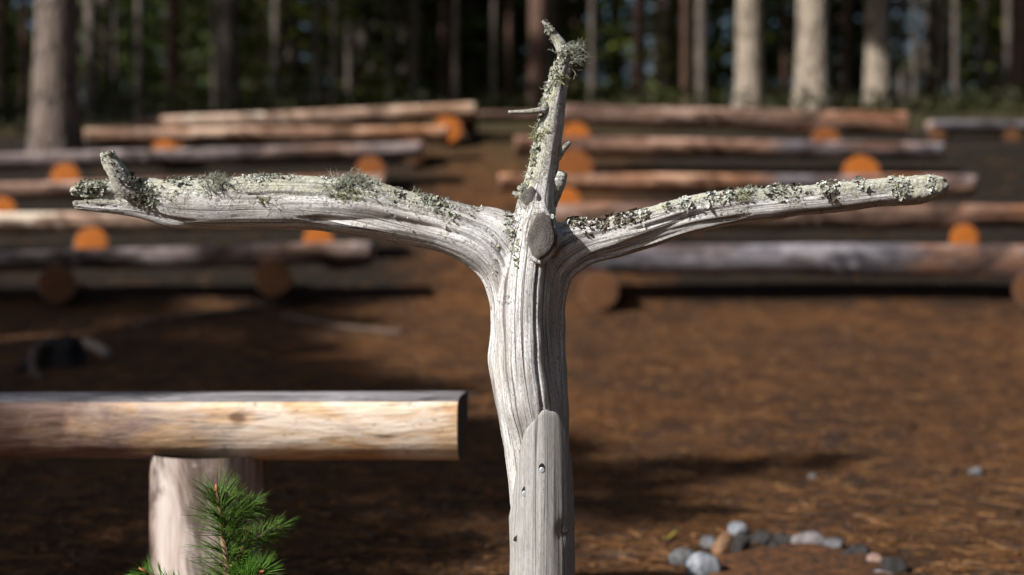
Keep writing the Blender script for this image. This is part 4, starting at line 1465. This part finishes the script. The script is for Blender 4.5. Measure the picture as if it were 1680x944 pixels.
FGP = 'forest trees beyond the clearing'
lab_sp = 'dark green spruce in the wood behind the benches'
lab_pi = 'distant pine trunk deep in the wood behind the benches'
cnt = 0
while cnt < 32:
    d = rnd.uniform(19, 62); x = rnd.uniform(-.46, .46) * d
    if any((x - a) ** 2 + (d - b) ** 2 < 1.6 for a, b in taken): continue
    taken.append((x, d)); cnt += 1
    px = 840 + x / d * FP
    p = SPR[rnd.choice([0, 0, 1, 1, 2, 3, 4, 4])]
    plant(p, x, d, lab_sp, rnd.uniform(.8, 1.25), rnd.uniform(0, 6.28), FGP)
cnt = 0
while cnt < 52:
    d = rnd.uniform(22, 75); x = rnd.uniform(-.46, .46) * d
    if any((x - a) ** 2 + (d - b) ** 2 < 1.0 for a, b in taken): continue
    taken.append((x, d)); cnt += 1
    plant(PIN[rnd.choice([4, 2, 2, 3])], x, d, lab_pi, rnd.uniform(.9, 1.3), rnd.uniform(0, 6.28), 'distant pine trunks')

# pines round the clearing, outside the picture, whose crowns dapple the ground
SHADE = [(7.5, 9, 0, 1.0), (9, 4, 1, .9), (8, -5, 1, .9), (11, 0, 0, 1.0)]
for i_, (c_, e_, s_) in enumerate(((3.45, 3.3, .40), (3.75, 2.6, .46), (4.3, 3.0, .54), (4.9, 2.6, .54), (5.5, 3.4, .54), (6.1, 2.7, .54), (6.7, 3.7, .56), (7.5, 4.0, .52), (8.1, 3.6, .54), (8.5, 2.2, .54))):
    a_ = e_ - 1.40 * 17.6 * s_
    SHADE.append((.82 * a_ - .57 * c_, .57 * a_ + .82 * c_, i_ % 2, s_))
for (x, y, k, s) in SHADE:
    plant(PIN[k], x, y, 'pine at the edge of the clearing', s, rnd.uniform(0, 6.28), 'pines round the clearing')

for (x, y, k, s_) in ((6.5, 6.5, 0, 1.1), (6.2, 2.5, 1, 1.0), (5.6, -.8, 3, 1.0), (6.5, -4, 0, 1.1), (3.5, -8, 1, 1.1), (-1, -11, 0, 1.1), (8.5, 8.5, 1, 1.0)):
    plant(SPR[k], x, y, 'spruce at the edge of the clearing', s_, rnd.uniform(0, 6.28), 'spruces round the clearing')

for c_ in (15.4, 17.4, 19.4, 21.6, 24.0, 27.0):
    for a_ in ((-7.0,) if int(c_ * 10) % 4 else ()):
        x = .82 * a_ - .57 * c_ + rnd.uniform(-.8, .8); y = .57 * a_ + .82 * c_ + rnd.uniform(-.8, .8)
        if x > -.40 * y - 1.5: continue
        plant(PIN[4], x, y, 'pine at the left edge of the wood', rnd.uniform(.95, 1.1), rnd.uniform(0, 6.28), 'pines left of the clearing')

# dwarf shrubs on the forest floor (uncountable)
V, F = [], []
rg = random.Random(9)
for i in range(2600):
    d = 12.9 + 22 * rg.random() ** 1.4; x = rg.uniform(-.44, .44) * d
    if d < 14.5 and abs(x) < 4.8 and rg.random() < .75: continue
    if noise.noise(Vector((x * .5, d * .5, 0))) < -.15: continue
    z = ground(x, d)
    hh = rg.uniform(.1, .32)
    for t in range(9):
        leaf_tri(V, F, Vector((x + rg.gauss(0, .13), d + rg.gauss(0, .13), z + rg.uniform(.02, hh))), rg.uniform(.03, .07), rg)
tag(mesh_obj('bilberry_shrubs', V, F, M_SHRUB, smooth=False), 'low bilberry shrubs covering the forest floor behind the benches', 'ground cover', kind='stuff')

# ------------------------------------------------------------------ light, sky, camera

SUN_AZ = R(55)     # to the left of straight-behind-the-camera
SUN_EL = R(35.5)
to_sun = Vector((-math.sin(SUN_AZ) * math.cos(SUN_EL), -math.cos(SUN_AZ) * math.cos(SUN_EL), math.sin(SUN_EL)))
L = bpy.data.lights.new('sun', 'SUN'); L.energy = 5.0; L.angle = R(.53); L.color = (1, .965, .915)
lo = bpy.data.objects.new('sun', L); COL.objects.link(lo)
lo.rotation_euler = to_sun.to_track_quat('Z', 'Y').to_euler()
W = bpy.data.worlds.new('World'); S.world = W; W.use_nodes = True
nt = W.node_tree
sky = nt.nodes.new('ShaderNodeTexSky'); sky.sky_type = 'NISHITA'; sky.sun_disc = False; sky.ozone_density = 3.5; sky.air_density = 1.2; sky.dust_density = 3.5
sky.sun_elevation = SUN_EL
sky.sun_rotation = math.atan2(to_sun.x, to_sun.y)
bg = nt.nodes['Background']; bg.inputs[1].default_value = .045
nt.links.new(sky.outputs[0], bg.inputs[0])

cam = bpy.data.cameras.new('camera'); co_ = bpy.data.objects.new('camera', cam); COL.objects.link(co_)
cam.lens = 50; cam.sensor_width = 36; cam.clip_start = .05; cam.clip_end = 2000
co_.location = (0, 0, EYE); co_.rotation_euler = (R(90) - PITCH, 0, 0)
cam.dof.use_dof = True; cam.dof.focus_distance = D0 - .035; cam.dof.aperture_fstop = 2.4
S.camera = co_
S.view_settings.view_transform = 'Standard'
S.view_settings.look = 'None'
S.view_settings.gamma = 1
S.view_settings.exposure = 0.72
S.render.engine = 'CYCLES'
S.cycles.use_denoising = True
S.cycles.max_bounces = 6
